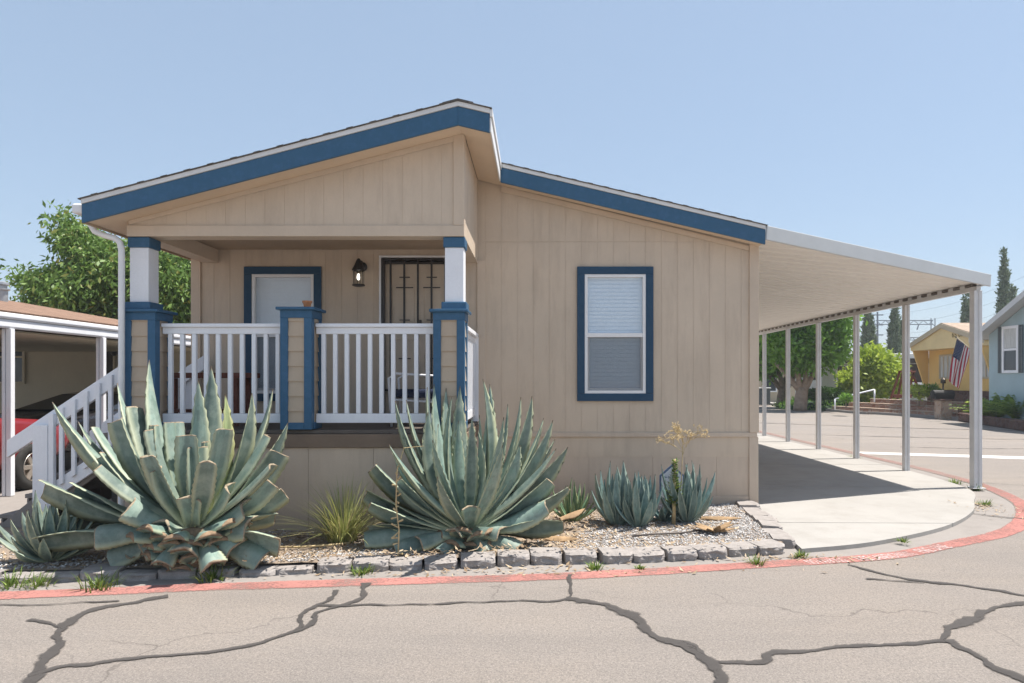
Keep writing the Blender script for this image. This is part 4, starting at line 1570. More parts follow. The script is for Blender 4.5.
# leafy tree behind the neighbour's roof
tr = thing('leafy_tree', 'bright green leafy tree rising behind the orange roofed home and the porch', 'tree', (-9.8, 16.5, 0))
mb = MB()
limb(mb, (-9.8, 16.5, -0.05), (-9.7, 16.5, 2.3), 0.2, 0.15, 0.1, 6, 1)
for i, e in enumerate(((-12.4, 16.3, 3.5), (-10.8, 16.2, 4.9), (-9.2, 16.4, 4.6), (-8.3, 16.8, 3.7), (-11.3, 17, 4.0))):
    limb(mb, (-9.7, 16.5, 2.2), e, 0.09, 0.02, 0.3, 7, 2 + i)
mb.build('trunk', M['bark'], tr, smooth=True)


def PB(u, v, Y, ru, rv, ry):
    p = P(u, v, Y)
    k = Y / F
    return (p.x, p.y, p.z, ru * k, ry, rv * k)


blobs = [PB(68, 228, 16, 8, 16, 0.4), PB(84, 243, 16, 16, 16, 0.6), PB(105, 258, 16, 22, 16, 0.8), PB(70, 283, 16, 26, 15, 0.9), PB(42, 286, 16, 12, 8, 0.4),
         PB(24, 278, 16, 9, 6, 0.3), PB(36, 300, 15.6, 14, 5, 0.4), PB(90, 295, 15.8, 34, 22, 1.1), PB(120, 285, 16, 30, 30, 1.2), PB(150, 275, 16.5, 34, 30, 1.3), PB(180, 290, 16.5, 28, 38, 1.3),
         PB(100, 325, 15.8, 30, 14, 1.0), PB(150, 318, 16.5, 40, 26, 1.2), PB(205, 290, 17, 30, 30, 1.0), PB(160, 345, 16.5, 44, 16, 1.0)]
foliage('crown', blobs, 3200, 18, 0.155, 0.36, M['treeleaf'], tr, droop=0.9, spread=0.17, seed=3, shell=0.45, cdark=0.45)

# ------------------------------------------------------------------ neighbour on the left
nb = thing('neighbour_home', 'olive grey home with orange shingle roof and white gutter beam left of the porch', 'house', (-9, 11, 0))
NY = 15.2
mb = MB()
mb.box(-14, -6.95, NY, NY + 0.12, 0.0, 2.75)
mb.box(-7.07, -6.95, NY + 0.121, 20, 0.0, 2.3)
mb.build('wall', M['nwall'], nb)
mb = MB()
mb.add([(-6.72, 4.5, 2.38), (-6.72, 15.6, 2.38), (-9.45, 12.0, 2.93), (-9.45, 4.5, 2.93), (-13.5, 4.5, 2.2), (-13.5, 15.6, 2.2)], [(0, 1, 2, 3), (1, 5, 2), (3, 2, 5, 4)])
o = mb.build('roof', M['tile'], nb, fix=False)
s_ = o.modifiers.new('thick', 'SOLIDIFY')
s_.thickness = 0.04
s_.offset = -1
MB().box(-13.4, -6.9, 4.6, NY - 0.01, 2.13, 2.15).build('ceiling', M['nwall'], nb)
mb = MB()
mb.box(-6.86, -6.72, 4.5, 15.6, 2.28, 2.37)
mb.box(-6.82, -6.745, 4.5, 15.6, 2.16, 2.279)
mb.build('gutter_beam', M['white'], nb, bevel=0.025)
for yy in (8.75, 10.62):
    mb = MB()
    mb.box(-6.86, -6.82, yy, yy + 0.07, 0.01, 2.159)
    mb.box(-6.805, -6.74, yy, yy + 0.07, 0.01, 2.159)
    mb.build('post', M['white'], nb, bevel=0.005)


def simple_window(parent, org, ux, w, h, nrm, frame_m, pane_m, fw=0.06, mull=(), name='window'):
    """a framed window: org = lower corner, ux = along the wall, nrm = out of the wall"""
    org, ux, nrm = Vector(org), Vector(ux), Vector(nrm)
    up = Vector((0, 0, 1))

    def slabx(mb, a0, a1, b0, b1, d0, d1):
        v = [org + ux * a + up * b + nrm * d for d in (d0, d1) for a, b in ((a0, b0), (a1, b0), (a1, b1), (a0, b1))]
        mb.add(v, [(0, 1, 2, 3), (7, 6, 5, 4), (0, 4, 5, 1), (1, 5, 6, 2), (2, 6, 7, 3), (3, 7, 4, 0)])
    mb = MB()
    slabx(mb, 0, w, 0, fw, 0.001, 0.05)
    slabx(mb, 0, w, h - fw, h, 0.001, 0.05)
    slabx(mb, 0, fw, fw, h - fw, 0.001, 0.05)
    slabx(mb, w - fw, w, fw, h - fw, 0.001, 0.05)
    for kind, t in mull:
        if kind == 'h':
            slabx(mb, fw, w - fw, t * h - fw * 0.4, t * h + fw * 0.4, 0.001, 0.044)
        else:
            slabx(mb, t * w - fw * 0.4, t * w + fw * 0.4, fw, h - fw, 0.001, 0.042)
    wn = mb.build(name, frame_m, parent)
    mb = MB()
    slabx(mb, fw, w - fw, fw, h - fw, 0.0015, 0.02)
    mb.build('pane', pane_m, wn)
    return wn


p = P(-8, 384, NY)
simple_window(nb, (p.x, NY, p.z), (1, 0, 0), 34 / F * NY, 54 / F * NY, (0, -1, 0), M['nwall'], M['darkglass'], 0.05, (('h', 0.5),))
p = P(97, 400, NY)
simple_window(nb, (p.x, NY, 0.3), (1, 0, 0), 19 / F * NY, H - 0.3 + 40 / F * NY, (0, -1, 0), M['nwall'], M['darkdoor'], 0.04, name='door')
for u, v, lab in ((82, 343, 'dark lantern on the olive grey wall left of the neighbour door'), (115, 351, 'dark lantern on the olive grey wall right of the neighbour door')):
    p = P(u, v, NY - 0.1)
    l2 = MB()
    l2.lathe((p.x, NY - 0.13, p.z), [(0.02, 0.16), (0.075, 0.10), (0.065, -0.06), (0.03, -0.11)], 10)
    l2.tube([(p.x, NY - 0.13, p.z + 0.13), (p.x, NY - 0.06, p.z + 0.17), (p.x, NY - 0.001, p.z + 0.08)], 0.02, 6)
    tag(l2.build('wall_lantern', M['iron'], smooth=True), lab, 'lantern')
vp = thing('roof_vent', 'galvanised vent pipe with a cap on the orange shingle roof', 'roof vent', (-8.9, 11.2, 2.9))
mb = MB()
vx, vy = (3 - CU) / F * 11.3, 11.3
mb.lathe((vx, vy, 0), [(0.07, 2.75), (0.07, 2.98), (0.10, 2.985), (0.10, 3.01), (0.06, 3.02), (0.06, 3.06)], 14)
mb.build('pipe', M['galv'], vp, smooth=False)
MB().lathe((vx, vy, 0), [(0.055, 3.061), (0.09, 3.075), (0.085, 3.11), (0.03, 3.13)], 14).build('cap', M['galv'], vp)

# red car under the neighbour's carport, nose to the street
car = thing('red_car', 'dusty red car parked under the white beam carport on the left', 'car', (-7.9, 10.6, 0))
sec = [(8.45, 0.55, 0.70), (8.55, 0.45, 0.82), (9.0, 0.36, 0.93), (9.75, 0.34, 1.00), (10.6, 0.34, 1.02), (11.6, 0.34, 1.03), (12.4, 0.38, 1.05), (12.75, 0.5, 0.95)]
vs = []
nn = 9
for yy, zb, zt in sec:
    ring = []
    for k in range(nn):
        t = k / (nn - 1)
        zz = zb + (zt - zb) * t
        bul = 0.0 if t < 0.001 else 0.05 * math.sin(t * math.pi) - 0.02 * t
        ring.append((bul, zz))
    hw = 0.84 if 8.6 < yy < 12.7 else 0.74
    vs += [(-7.84 + hw + r_, yy, z) for r_, z in ring] + [(-7.84 - hw - r_, yy, z) for r_, z in ring[::-1]]
m2 = 2 * nn
fc = []
for i in range(len(sec) - 1):
    for k in range(m2):
        k2 = (k + 1) % m2
        fc.append((i * m2 + k, i * m2 + k2, (i + 1) * m2 + k2, (i + 1) * m2 + k))
fc += [tuple(range(m2)), tuple((len(sec) - 1) * m2 + k for k in range(m2))]
MB().add(vs, fc).build('body', M['carred'], car, smooth=True)
gh = [(9.6, 1.0, 0.78), (10.45, 1.23, 0.62), (11.0, 1.27, 0.6), (11.7, 1.25, 0.6), (12.5, 1.04, 0.72)]
vs, fc = [], []
for yy, z, hw in gh:
    vs += [(-7.84 - 0.80, yy, 0.99), (-7.84 - hw, yy, z + 0.012), (-7.84 + hw, yy, z + 0.012), (-7.84 + 0.80, yy, 0.99)]
for i in range(len(gh) - 1):
    for k in range(3):
        fc.append((i * 4 + k, i * 4 + k + 1, (i + 1) * 4 + k + 1, (i + 1) * 4 + k))
top_f = [f for f in fc if f[0] in (5, 9)]
MB().add(vs, [f for f in fc if f not in top_f]).build('windscreen', M['carglass'], car, smooth=False)
MB().add([(v[0], v[1], v[2] + 0.004) for v in vs], top_f).build('roof', M['carred'], car, smooth=True)
wl = MB()
wl.lathe((0, 0, 0), [(0.20, -0.10), (0.29, -0.10), (0.315, -0.07), (0.315, 0.07), (0.29, 0.10), (0.20, 0.10), (0.20, -0.10)], 28, axis='x', caps=False)
tyre = wl.build('wheel', M['rubber'], smooth=True)
rm = MB()
rm.lathe((0, 0, 0), [(0.2, -0.02), (0.205, 0.085), (0.19, 0.105), (0.18, 0.03), (0.05, 0.03)], 28, axis='x')
for k in range(6):
    a = k * math.pi / 3
    rm.bar((0.075, 0.03 * math.cos(a), 0.03 * math.sin(a)), (0.075, 0.19 * math.cos(a), 0.19 * math.sin(a)), 0.06, 0.03, up=(1, 0, 0))
rm.lathe((0, 0, 0), [(0.05, 0.03), (0.05, 0.09), (0.03, 0.10)], 12, axis='x')
rim = rm.build('rim', M['alloy'], bevel=0.004)
hole = MB().lathe((0, 0, 0), [(0.325, -0.10), (0.36, 0.0), (0.36, 0.075), (0.325, 0.078)], 24, axis='x').build('wheel_arch', M['black'])
for i, (x, y, rz) in enumerate(((-7.02, 9.40, 0), (-7.02, 11.85, 0), (-8.66, 9.40, math.pi), (-8.66, 11.85, math.pi))):
    t = tyre if i == 0 else tyre.copy()
    q = rim if i == 0 else rim.copy()
    h = hole if i == 0 else hole.copy()
    for o, pr_ in ((t, car), (q, t), (h, car)):
        if i:
            COL.objects.link(o)
        o.parent = pr_
    t.location = Vector((x, y, 0.315)) - Vector(car.location)
    h.location = Vector((x - (0.055 if rz == 0 else -0.055), y, 0.33)) - Vector(car.location)
    h.rotation_euler.z = rz
    t.rotation_euler.z = rz
for x in (-7.35, -8.33):
    MB().lathe((x, 8.50, 0.70), [(0.02, -0.045), (0.09, -0.035), (0.095, 0.02)], 14, axis='y').build('headlight', M['clearglass'], car)
MB().box(-8.5, -7.18, 8.42, 8.5, 0.36, 0.52).build('bumper', M['black'], car, bevel=0.03)




def copy_tree(o, parent=None):
    c = o.copy()
    COL.objects.link(c)
    c.parent = parent
    for ch_ in [x for x in scene.objects if x.parent == o]:
        copy_tree(ch_, c)
    return c


car2 = copy_tree(car)
car2.name = 'black_car'
car2['label'] = 'black car parked deeper under the left carport, behind the red one'
for x in [q for q in scene.objects if q.parent == car2 and q.name.startswith(('body', 'roof'))]:
    x.data = x.data.copy()
    x.data.materials[0] = M['carblack']
car2.location = (-7.95, 12.35, 0)
car.rotation_euler.z = math.pi
car.location = (-7.74, 8.15, 0)

# ------------------------------------------------------------------ agaves
def leaf_w(t):
    ks = ((0, 0.62), (0.08, 0.58), (0.2, 0.70), (0.42, 1.0), (0.6, 0.93), (0.75, 0.70), (0.88, 0.38), (0.96, 0.14), (1.0, 0.02))
    for (a, x), (b, y) in zip(ks[:-1], ks[1:]):
        if t <= b:
            k = (t - a) / (b - a)
            k = k * k * (3 - 2 * k) * 0.5 + k * 0.5
            return x + (y - x) * k
    return 0.02


def agave_leaf(mb, base, tip, width, bow=0.10, tc=1.0, tw=None, fold=0.25, thick=0.03, seg=30, rnd=None, droop=0.0, lr=None, mi=0):
    lr = lr or rng
    base, tip = Vector(base), Vector(tip)
    rnd = lr.random() if rnd is None else rnd
    L = (tip - base).length
    h = Vector((tip.x - base.x, tip.y - base.y, 0))
    r = h.normalized() if h.length > 0.03 else Vector((lr.uniform(-1, 1), lr.uniform(-1, -0.2), 0)).normalized()
    ctrl = base.lerp(tip, 0.48) + r * bow * L + Vector((0, 0, -0.5 * bow * L + droop * L))
    pts = []
    for i in range(seg + 1):
        t = i / seg
        pts.append(base * (1 - t) ** 2 + ctrl * 2 * t * (1 - t) + tip * t * t)
    S0 = Vector((0, 0, 1)).cross(r)
    c2 = Vector((-base.x, -base.y, 0)).normalized()
    if tw is None:
        k = abs(S0.y)
        front = r.y < -0.15
        T = (pts[seg // 2 + 1] - pts[seg // 2]).normalized()
        best = None
        for sg in (1, -1):
            a = sg * R(48) * k
            S = Quaternion(T, a) @ S0
            N = S.cross(T)
            val = N.dot(c2) * (-1 if front else 1)
            if best is None or val > best[0]:
                best = (val, a)
        tw = best[1] + R(lr.uniform(-8, 8))
    inner, outer = 7, 6
    ringn = inner + outer
    vs, cs, fs = [], [], []
    for i, p in enumerate(pts):
        t = i / seg
        T = (pts[min(i + 1, seg)] - pts[max(i - 1, 0)]).normalized()
        S = Quaternion(T, tw * min(1.0, 0.3 + t)) @ S0
        S = (S - T * S.dot(T)).normalized()
        N = S.cross(T)
        tt = t * tc
        w = width * leaf_w(tt)
        th = thick * (1.0 - 0.88 * tt) * (0.5 + 0.5 * leaf_w(tt)) + 0.0015
        tooth = min(0.010, L * 0.011) if (i % 2 and tt < 0.93 and tt > 0.1) else 0.0
        for j in range(inner):
            s = -1 + 2 * j / (inner - 1)
            edge = abs(s) > 0.99
            x = s * (w / 2 + (tooth if edge else 0))
            vs.append(p + S * x + N * (fold * w * abs(s) ** 1.35))
            cs.append((abs(s), tt, rnd))
        for j in range(outer):
            s = 0.86 - 1.72 * j / (outer - 1)
            vs.append(p + S * (s * w / 2) + N * (fold * w * abs(s) ** 1.35 - th * (1 - s * s) ** 0.6 - 0.0015))
            cs.append((abs(s) * 0.9, tt, rnd))
    for i in range(seg):
        for j in range(ringn):
            j2 = (j + 1) % ringn
            fs.append((i * ringn + j, i * ringn + j2, (i + 1) * ringn + j2, (i + 1) * ringn + j))
    mb.add(vs, fs, mi, cs)
    e = seg * ringn
    if tc < 0.99:
        cap = [vs[e + j] for j in range(ringn)]
        tdir = (pts[-1] - pts[-2]).normalized()
        jag = [q + tdir * lr.uniform(0.0, 0.012) for q in cap]
        fcap = [(j, (j + 1) % ringn, ringn + (j + 1) % ringn, ringn + j) for j in range(ringn)] + [tuple(ringn + j for j in range(ringn))]
        mb.add(cap + jag, fcap, 1, (0.5, 0.5, rnd))


def agave(name, label, c, zb, spec, mats, thick=0.05, core=0.09, group=None, seg=26, extra=0, exl=(0.7, 1.0), exw=0.13, etc=1.0, wk=1.0, seed=1, scales=0, trunk_r=0.13):
    lr = random.Random(seed)
    c = Vector(c)
    a = thing(name, label, 'agave', (c.x, c.y, bedZ(c.x, c.y)), group)
    mb = MB()
    for s in spec:
        u, v, dY, wpx, tc = s[:5]
        dY = dY * 0.55 if dY < 0 else dY
        opt = s[5] if len(s) > 5 else {}
        tip = P(u, v, c.y + dY)
        h = Vector((tip.x - c.x, tip.y - c.y, 0))
        L0 = (tip - Vector((c.x, c.y, zb))).length
        el = (tip.z - zb) / max(L0, 0.01)
        base = Vector((c.x, c.y, zb + 0.06 * el)) + (h.normalized() * core * (1.0 - 0.6 * max(0, el)) if h.length > 0.01 else Vector())
        w = wpx / F * (c.y + dY) * wk * (1.0 + 0.22 * (abs(tip.x - c.x) / max(0.05, L0)))
        kw = dict(bow=0.06 + 0.08 * max(0, el), droop=0.0 if el > 0.25 else 0.10, thick=thick, seg=seg, lr=lr)
        kw.update(opt)
        agave_leaf(mb, base, tip, w, tc=tc, **kw)
    for i in range(extra):                              # inner leaves filling the heart of the rosette
        az = i * 2.39996 + lr.uniform(-0.2, 0.2)
        k = (i + 0.5) / extra
        el = R(86 - 50 * k)
        L = lr.uniform(*exl)
        dv = Vector((math.cos(az) * math.cos(el), math.sin(az) * math.cos(el), math.sin(el)))
        b = Vector((c.x, c.y, zb + 0.05)) + Vector((math.cos(az), math.sin(az), 0)) * core * 0.7 * k
        agave_leaf(mb, b, b + dv * L, exw * lr.uniform(0.8, 1.1), bow=0.07, thick=thick, seg=seg, lr=lr, tw=R(lr.uniform(-15, 15)), tc=etc)
    mb.build('leaf_rosette', mats, a, smooth=True, dat=True)
    if scales:
        mb = MB()
        z0 = bedZ(c.x, c.y) - 0.02
        for i in range(scales):
            az = i * 2.39996
            k = i / scales
            z = z0 + 0.02 + (zb + 0.02 - z0) * k
            rr = trunk_r * (0.9 + 0.35 * k)
            d = Vector((math.cos(az), math.sin(az), 0))
            b = Vector((c.x, c.y, z - 0.03)) + d * rr * 0.6
            ln = lr.uniform(0.15, 0.22) * (0.8 + 0.6 * k)
            t = b + d * ln * 0.95 + Vector((0, 0, ln * lr.uniform(0.2, 0.55)))
            agave_leaf(mb, b, t, lr.uniform(0.17, 0.23), bow=0.04, tc=0.62, tw=0.0, thick=0.085, seg=5, lr=lr, fold=0.10)
        mb.tube([(c.x, c.y, z0 - 0.03), (c.x, c.y, zb * 0.5), (c.x, c.y, zb + 0.05)], [trunk_r * 0.85, trunk_r, trunk_r * 0.8], 14, 1)
        mb.build('leaf_stubs', [M['agavedark'], M['stubcut']], a, smooth=True, dat=True)
    return a


A1 = (-2.72, 5.42, 0)
spec1 = [
    # whole leaves (pixel of the tip, metres behind the heart, width in pixels, share of the leaf kept)
    (52, 402, 0.12, 31, 1.0, dict(bow=0.10)), (149, 360, 0.50, 27, 1.0), (117, 383, 0.62, 20, 1.0), (211, 366, 0.40, 24, 1.0), (198, 380, 0.15, 20, 1.0, dict(rnd=0.9)),
    (225, 394, 0.05, 17, 1.0, dict(mi=2)), (252, 393, 0.22, 25, 1.0), (273, 389, 0.48, 24, 1.0), (288, 423, 0.30, 23, 1.0, dict(rnd=0.8)),
    (78, 422, 0.40, 18, 1.0),
    # leaves cut short
    (121, 420, -0.05, 29, 0.66), (98, 429, 0.28, 21, 0.66), (141, 409, 0.42, 35, 0.66), (157, 426, 0.02, 25, 0.70), (160, 468, -0.42, 32, 0.55, dict(rnd=0.75)),
    (133, 503, -0.50, 34, 0.42, dict(rnd=0.8)), (103, 455, -0.12, 28, 0.62), (172, 423, 0.25, 17, 0.66), (181, 423, 0.35, 17, 0.7), (195, 448, -0.25, 22, 0.6, dict(rnd=0.7)),
    (191, 498, -0.50, 23, 0.40), (212, 470, -0.30, 20, 0.55, dict(mi=2)), (227, 487, -0.34, 22, 0.5, dict(rnd=0.9)), (276, 452, 0.18, 26, 0.66), (267, 481, 0.0, 24, 0.62, dict(rnd=0.9)),
    (282, 491, 0.24, 25, 0.66), (242, 505, -0.30, 26, 0.5), (279, 541, -0.15, 29, 0.62, dict(rnd=0.95)), (247, 523, -0.30, 28, 0.55),
    (46, 484, -0.1, 31, 0.66, dict(rnd=0.1)), (76, 487, -0.02, 30, 0.6), (40, 540, -0.25, 27, 0.7, dict(rnd=0.05)), (96, 533, -0.38, 26, 0.5, dict(rnd=0.3)), (215, 532, -0.42, 26, 0.45),
    (165, 522, -0.50, 28, 0.36), (150, 530, -0.46, 26, 0.34), (140, 546, -0.40, 28, 0.5), (232, 549, -0.40, 28, 0.5, dict(rnd=0.8)), (108, 556, -0.25, 26, 0.55, dict(rnd=0.2)), (263, 557, -0.2, 26, 0.55), (186, 549, -0.7, 28, 0.42), (160, 562, -0.7, 24, 0.42), (212, 563, -0.7, 24, 0.42),
    (275, 515, 0.35, 24, 0.7, dict(rnd=0.1)), (60, 520, 0.35, 26, 0.7, dict(rnd=0.2)),
]
agave('agave_plant', 'largest agave, many leaves cut short, growing before the left porch railing', A1, 0.30, spec1, [M['agave'], M['fibre'], M['agaveyellow']], thick=0.034, core=0.11, extra=14, exl=(0.6, 0.85), exw=0.16, etc=0.66, seed=5, scales=64, trunk_r=0.25)

A2 = (-0.60, 5.98, 0)
spec2 = [
    (395, 401, 0.10, 18, 1.0), (406, 400, 0.35, 17, 1.0), (427, 387, 0.20, 22, 1.0), (434, 384, 0.45, 18, 1.0), (446, 388, 0.50, 19, 1.0), (460, 386, 0.40, 20, 1.0), (452, 396, 0.05, 18, 1.0),
    (438, 424, -0.35, 28, 1.0, dict(rnd=0.85, bow=0.12)), (428, 412, -0.15, 24, 1.0), (483, 379, 0.05, 24, 1.0), (490, 384, 0.40, 20, 1.0), (508, 404, 0.30, 18, 1.0), (521, 397, 0.25, 20, 1.0, dict(rnd=0.85)), (532, 396, 0.10, 22, 1.0),
    (544, 418, 0.35, 20, 1.0, dict(rnd=0.8)), (553, 420, 0.15, 22, 1.0), (555, 439, 0.40, 18, 1.0), (568, 447, 0.10, 25, 1.0), (548, 480, 0.0, 24, 0.72, dict(rnd=0.6)), (568, 488, 0.05, 27, 0.93, dict(rnd=0.1)),
    (563, 524, -0.15, 26, 0.8, dict(rnd=0.15)), (545, 505, -0.30, 24, 0.75, dict(rnd=0.8)), (376, 466, 0.0, 28, 0.70, dict(rnd=0.15)), (394, 456, 0.05, 17, 1.0, dict(rnd=0.95)), (367, 493, -0.05, 26, 0.72, dict(rnd=0.1)), (371, 504, -0.2, 25, 0.75, dict(rnd=0.55)),
    (369, 528, -0.1, 20, 0.75, dict(rnd=0.1)), (364, 537, -0.25, 24, 0.72, dict(rnd=0.35)), (367, 553, -0.3, 20, 0.75, dict(rnd=0.1)), (470, 507, -0.45, 21, 0.42, dict(rnd=0.8)), (420, 540, -0.50, 20, 0.5), (517, 548, -0.42, 20, 0.6),
    (395, 548, -0.42, 20, 0.6), (440, 551, -0.5, 18, 0.5), (485, 552, -0.5, 18, 0.5), (455, 530, -0.5, 20, 0.42), (500, 530, -0.42, 20, 0.5),
    (412, 445, 0.3, 22, 1.0), (400, 480, -0.15, 22, 0.8), (478, 430, -0.1, 22, 1.0, dict(rnd=0.3)), (520, 445, 0.0, 22, 1.0, dict(rnd=0.9)),
]
agave('agave_plant', 'big whole leaved agave growing below the right porch pillar', A2, 0.17, spec2, [M['agavedark'], M['fibre']], thick=0.03, core=0.10, extra=16, exl=(0.85, 1.1), exw=0.14, wk=0.92, seed=9, scales=20, trunk_r=0.13)


def rosette(label, c, n, Lr, w, elr, m, seed, group=None, azr=None):
    lr = random.Random(seed)
    c = Vector(c)
    zb = bedZ(c.x, c.y)
    a = thing('agave_plant', label, 'agave', (c.x, c.y, zb), group)
    mb = MB()
    for i in range(n):
        az = i * 2.39996 + lr.uniform(-0.25, 0.25)
        k = (i + 0.5) / n
        el = R(elr[0] + (elr[1] - elr[0]) * k + lr.uniform(-6, 6))
        L = lr.uniform(*Lr) * (1.0 if k < 0.75 else 0.8)
        dv = Vector((math.cos(az) * math.cos(el), math.sin(az) * math.cos(el), math.sin(el)))
        b = Vector((c.x, c.y, zb)) + Vector((math.cos(az), math.sin(az), 0)) * 0.06 * k
        agave_leaf(mb, b, b + dv * L, w * lr.uniform(0.8, 1.15), bow=0.10, thick=0.02, seg=16, lr=lr, tw=R(lr.uniform(-20, 20)), fold=0.28)
    mb.build('leaf_rosette', [m, M['fibre']], a, smooth=True, dat=True)
    return a


rosette('grey green agave at the left street edge, beside the largest agave', (-3.90, 5.48, 0), 38, (0.36, 0.58), 0.085, (87, 28), M['agave'], 21)
rosette('blue agave clump under the facade window, left one of a close pair', (0.80, 6.86, 0), 30, (0.44, 0.66), 0.085, (87, 54), M['agaveblue'], 22)
rosette('blue agave clump under the facade window, right one of a close pair', (1.01, 6.78, 0), 26, (0.36, 0.58), 0.08, (86, 52), M['agaveblue'], 23)
rosette('blue green agave nearest the carport slab, beside a tan flower stalk', (1.53, 6.95, 0), 34, (0.42, 0.66), 0.07, (87, 48), M['agaveblue'], 24)
rosette('small young green agave just right of the big whole leaved agave', (0.36, 7.05, 0), 22, (0.28, 0.48), 0.05, (86, 42), M['agaveyoung'], 25)
rosette('small low agave behind the green spurge stem', (1.30, 7.0, 0), 12, (0.25, 0.40), 0.07, (75, 20), M['agaveblue'], 26)


# ------------------------------------------------------------------ grass clump, stalks, weeds
def blade_clump(name, label, cat, c, n, L, w, spread, m, seed, flop=0.5):
    lr = random.Random(seed)
    c = Vector(c)
    mb = MB()
    for i in range(n):
        az = lr.uniform(0, 6.283)
        r0 = lr.uniform(0, spread)
        b = c + Vector((math.cos(az) * r0, math.sin(az) * r0, 0))
        el = R(lr.triangular(35, 88, 75))
        az2 = az + lr.uniform(-0.6, 0.6)
        ll = lr.uniform(L * 0.5, L * 1.1)
        d = Vector((math.cos(az2) * math.cos(el), math.sin(az2) * math.cos(el), math.sin(el)))
        s = Vector((-math.sin(az2), math.cos(az2), 0))
        seg = 5
        vs = []
        for k in range(seg + 1):
            t = k / seg
            p = b + d * ll * t + Vector((math.cos(az2), math.sin(az2), 0)) * flop * ll * t * t * math.cos(el) - Vector((0, 0, flop * ll * t ** 2.4 * 0.6 * math.cos(el)))
            ww = w * (1 - t) ** 0.7
            vs += [p + s * ww / 2, p - s * ww / 2]
        rr, yy = lr.random(), lr.random()
        mb.add(vs, [(2 * k, 2 * k + 1, 2 * k + 3, 2 * k + 2) for k in range(seg)], 0, (yy, 0.5, rr))
    return tag(mb.build(name, m, dat=True, fix=False), label, cat)


g = G(345, 545, 0.06)
blade_clump('grass_clump', 'yellow green clump of coarse grass between the two big agaves', 'grass clump', (-1.74, 6.12, 0.05), 330, 0.62, 0.011, 0.12, M['grassblade'], 4, 0.9)


def weed(u, v, size, seed, label, dry=False, z=0.0):
    p = G(u, v, z)
    o = blade_clump('weed', label, 'weed', (p.x, p.y, z), 60, size * 0.85, 0.012, size * 0.8, M['weedleaf'], seed, 0.8)
    return o


weed(10, 586, 0.16, 31, 'bright green weed below the edging, furthest left beside the small agave')
weed(38, 586, 0.13, 32, 'bright green weed below the edging, between the small and the largest agave')
weed(98, 588, 0.17, 33, 'dull green weed in the shade of the largest agave')
weed(213, 579, 0.15, 34, 'leafy green weed below the cut leaf stubs of the largest agave')
weed(362, 574, 0.10, 35, 'little weed at the edging between the two big agaves')
weed(596, 569, 0.08, 36, 'little green weed at the edging below the blue agave pair')
weed(640, 569, 0.045, 37, 'tiny weed at the edging below the tan flower stalk')
weed(757, 564, 0.09, 38, 'bright green weed before the last edging block of the street row')
weed(800, 557, 0.08, 39, 'yellow green weed where the edging meets the carport slab')
weed(903, 542, 0.06, 40, 'low dry weed on the curved front edge of the carport slab', z=0.02)
weed(855, 459, 0.12, 41, 'low weed at the foot of the third carport post')
weed(955, 484, 0.12, 42, 'spreading low weed beside the front carport post')
weed(976, 490, 0.13, 43, 'dry weed at the foot of the front carport post')
weed(985, 505, 0.10, 44, 'brown dry weed by the gutter in front of the front carport post')

# tall thin dry stem before the right agave
mb = MB()
pts = [P(398, 562, 5.62), P(399, 530, 5.62), P(396, 505, 5.62), P(397, 470, 5.62), P(404, 448, 5.62), P(424, 446, 5.62)]
pts[0].z = 0.03
mb.tube(pts, [0.007, 0.006, 0.006, 0.005, 0.004, 0.002], 6)
for i in range(16):
    t = pts[0].lerp(pts[3], (i + 1) / 17)
    mb.tube([t, t + Vector((rng.uniform(-0.05, 0.05), rng.uniform(-0.05, 0.02), rng.uniform(-0.03, 0.05)))], [0.005, 0.009], 5)
tag(mb.build('dry_stem', M['dry']), 'thin dry weed stem standing in front of the big whole leaved agave', 'stem')

# dried flower panicle
mb = MB()
lr = random.Random(77)
basep = Vector((1.42, 6.95, bedZ(1.42, 6.95)))
crown = P(683, 443, 6.95)
mb.tube([basep, basep.lerp(crown, 0.5) + Vector((0.015, 0, 0)), crown], [0.006, 0.005, 0.004], 6)


def branch(p, d, L, r, dep):
    q = p + d * L
    mb.tube([p, p.lerp(q, 0.5) + Vector((lr.uniform(-0.01, 0.01), 0, 0.008)), q], [r, r * 0.8, r * 0.6], 5)
    if dep == 0:
        for _ in range(4):
            e = q + Vector((lr.uniform(-1, 1), lr.uniform(-1, 1), lr.uniform(-0.4, 1))) * 0.03
            mb.tube([q, e], [0.0015, 0.003], 4)
        return
    for _ in range(4):
        dd = (d + Vector((lr.uniform(-0.9, 0.9), lr.uniform(-0.8, 0.8), lr.uniform(-0.35, 0.5)))).normalized()
        branch(p.lerp(q, lr.uniform(0.5, 1.0)), dd, L * lr.uniform(0.55, 0.8), r * 0.7, dep - 1)


for dx, dz in ((-0.8, 0.55), (-0.45, 0.9), (-0.1, 1.0), (0.35, 0.8), (0.8, 0.5)):
    branch(crown - Vector((0, 0, lr.uniform(0, 0.12))), Vector((dx, lr.uniform(-0.4, 0.4), dz)).normalized(), 0.15, 0.0032, 2)
tag(mb.build('dried_flower_stalk', M['dry']), 'tall tan dried flower stalk with branching head standing before the house skirt', 'flower stalk')

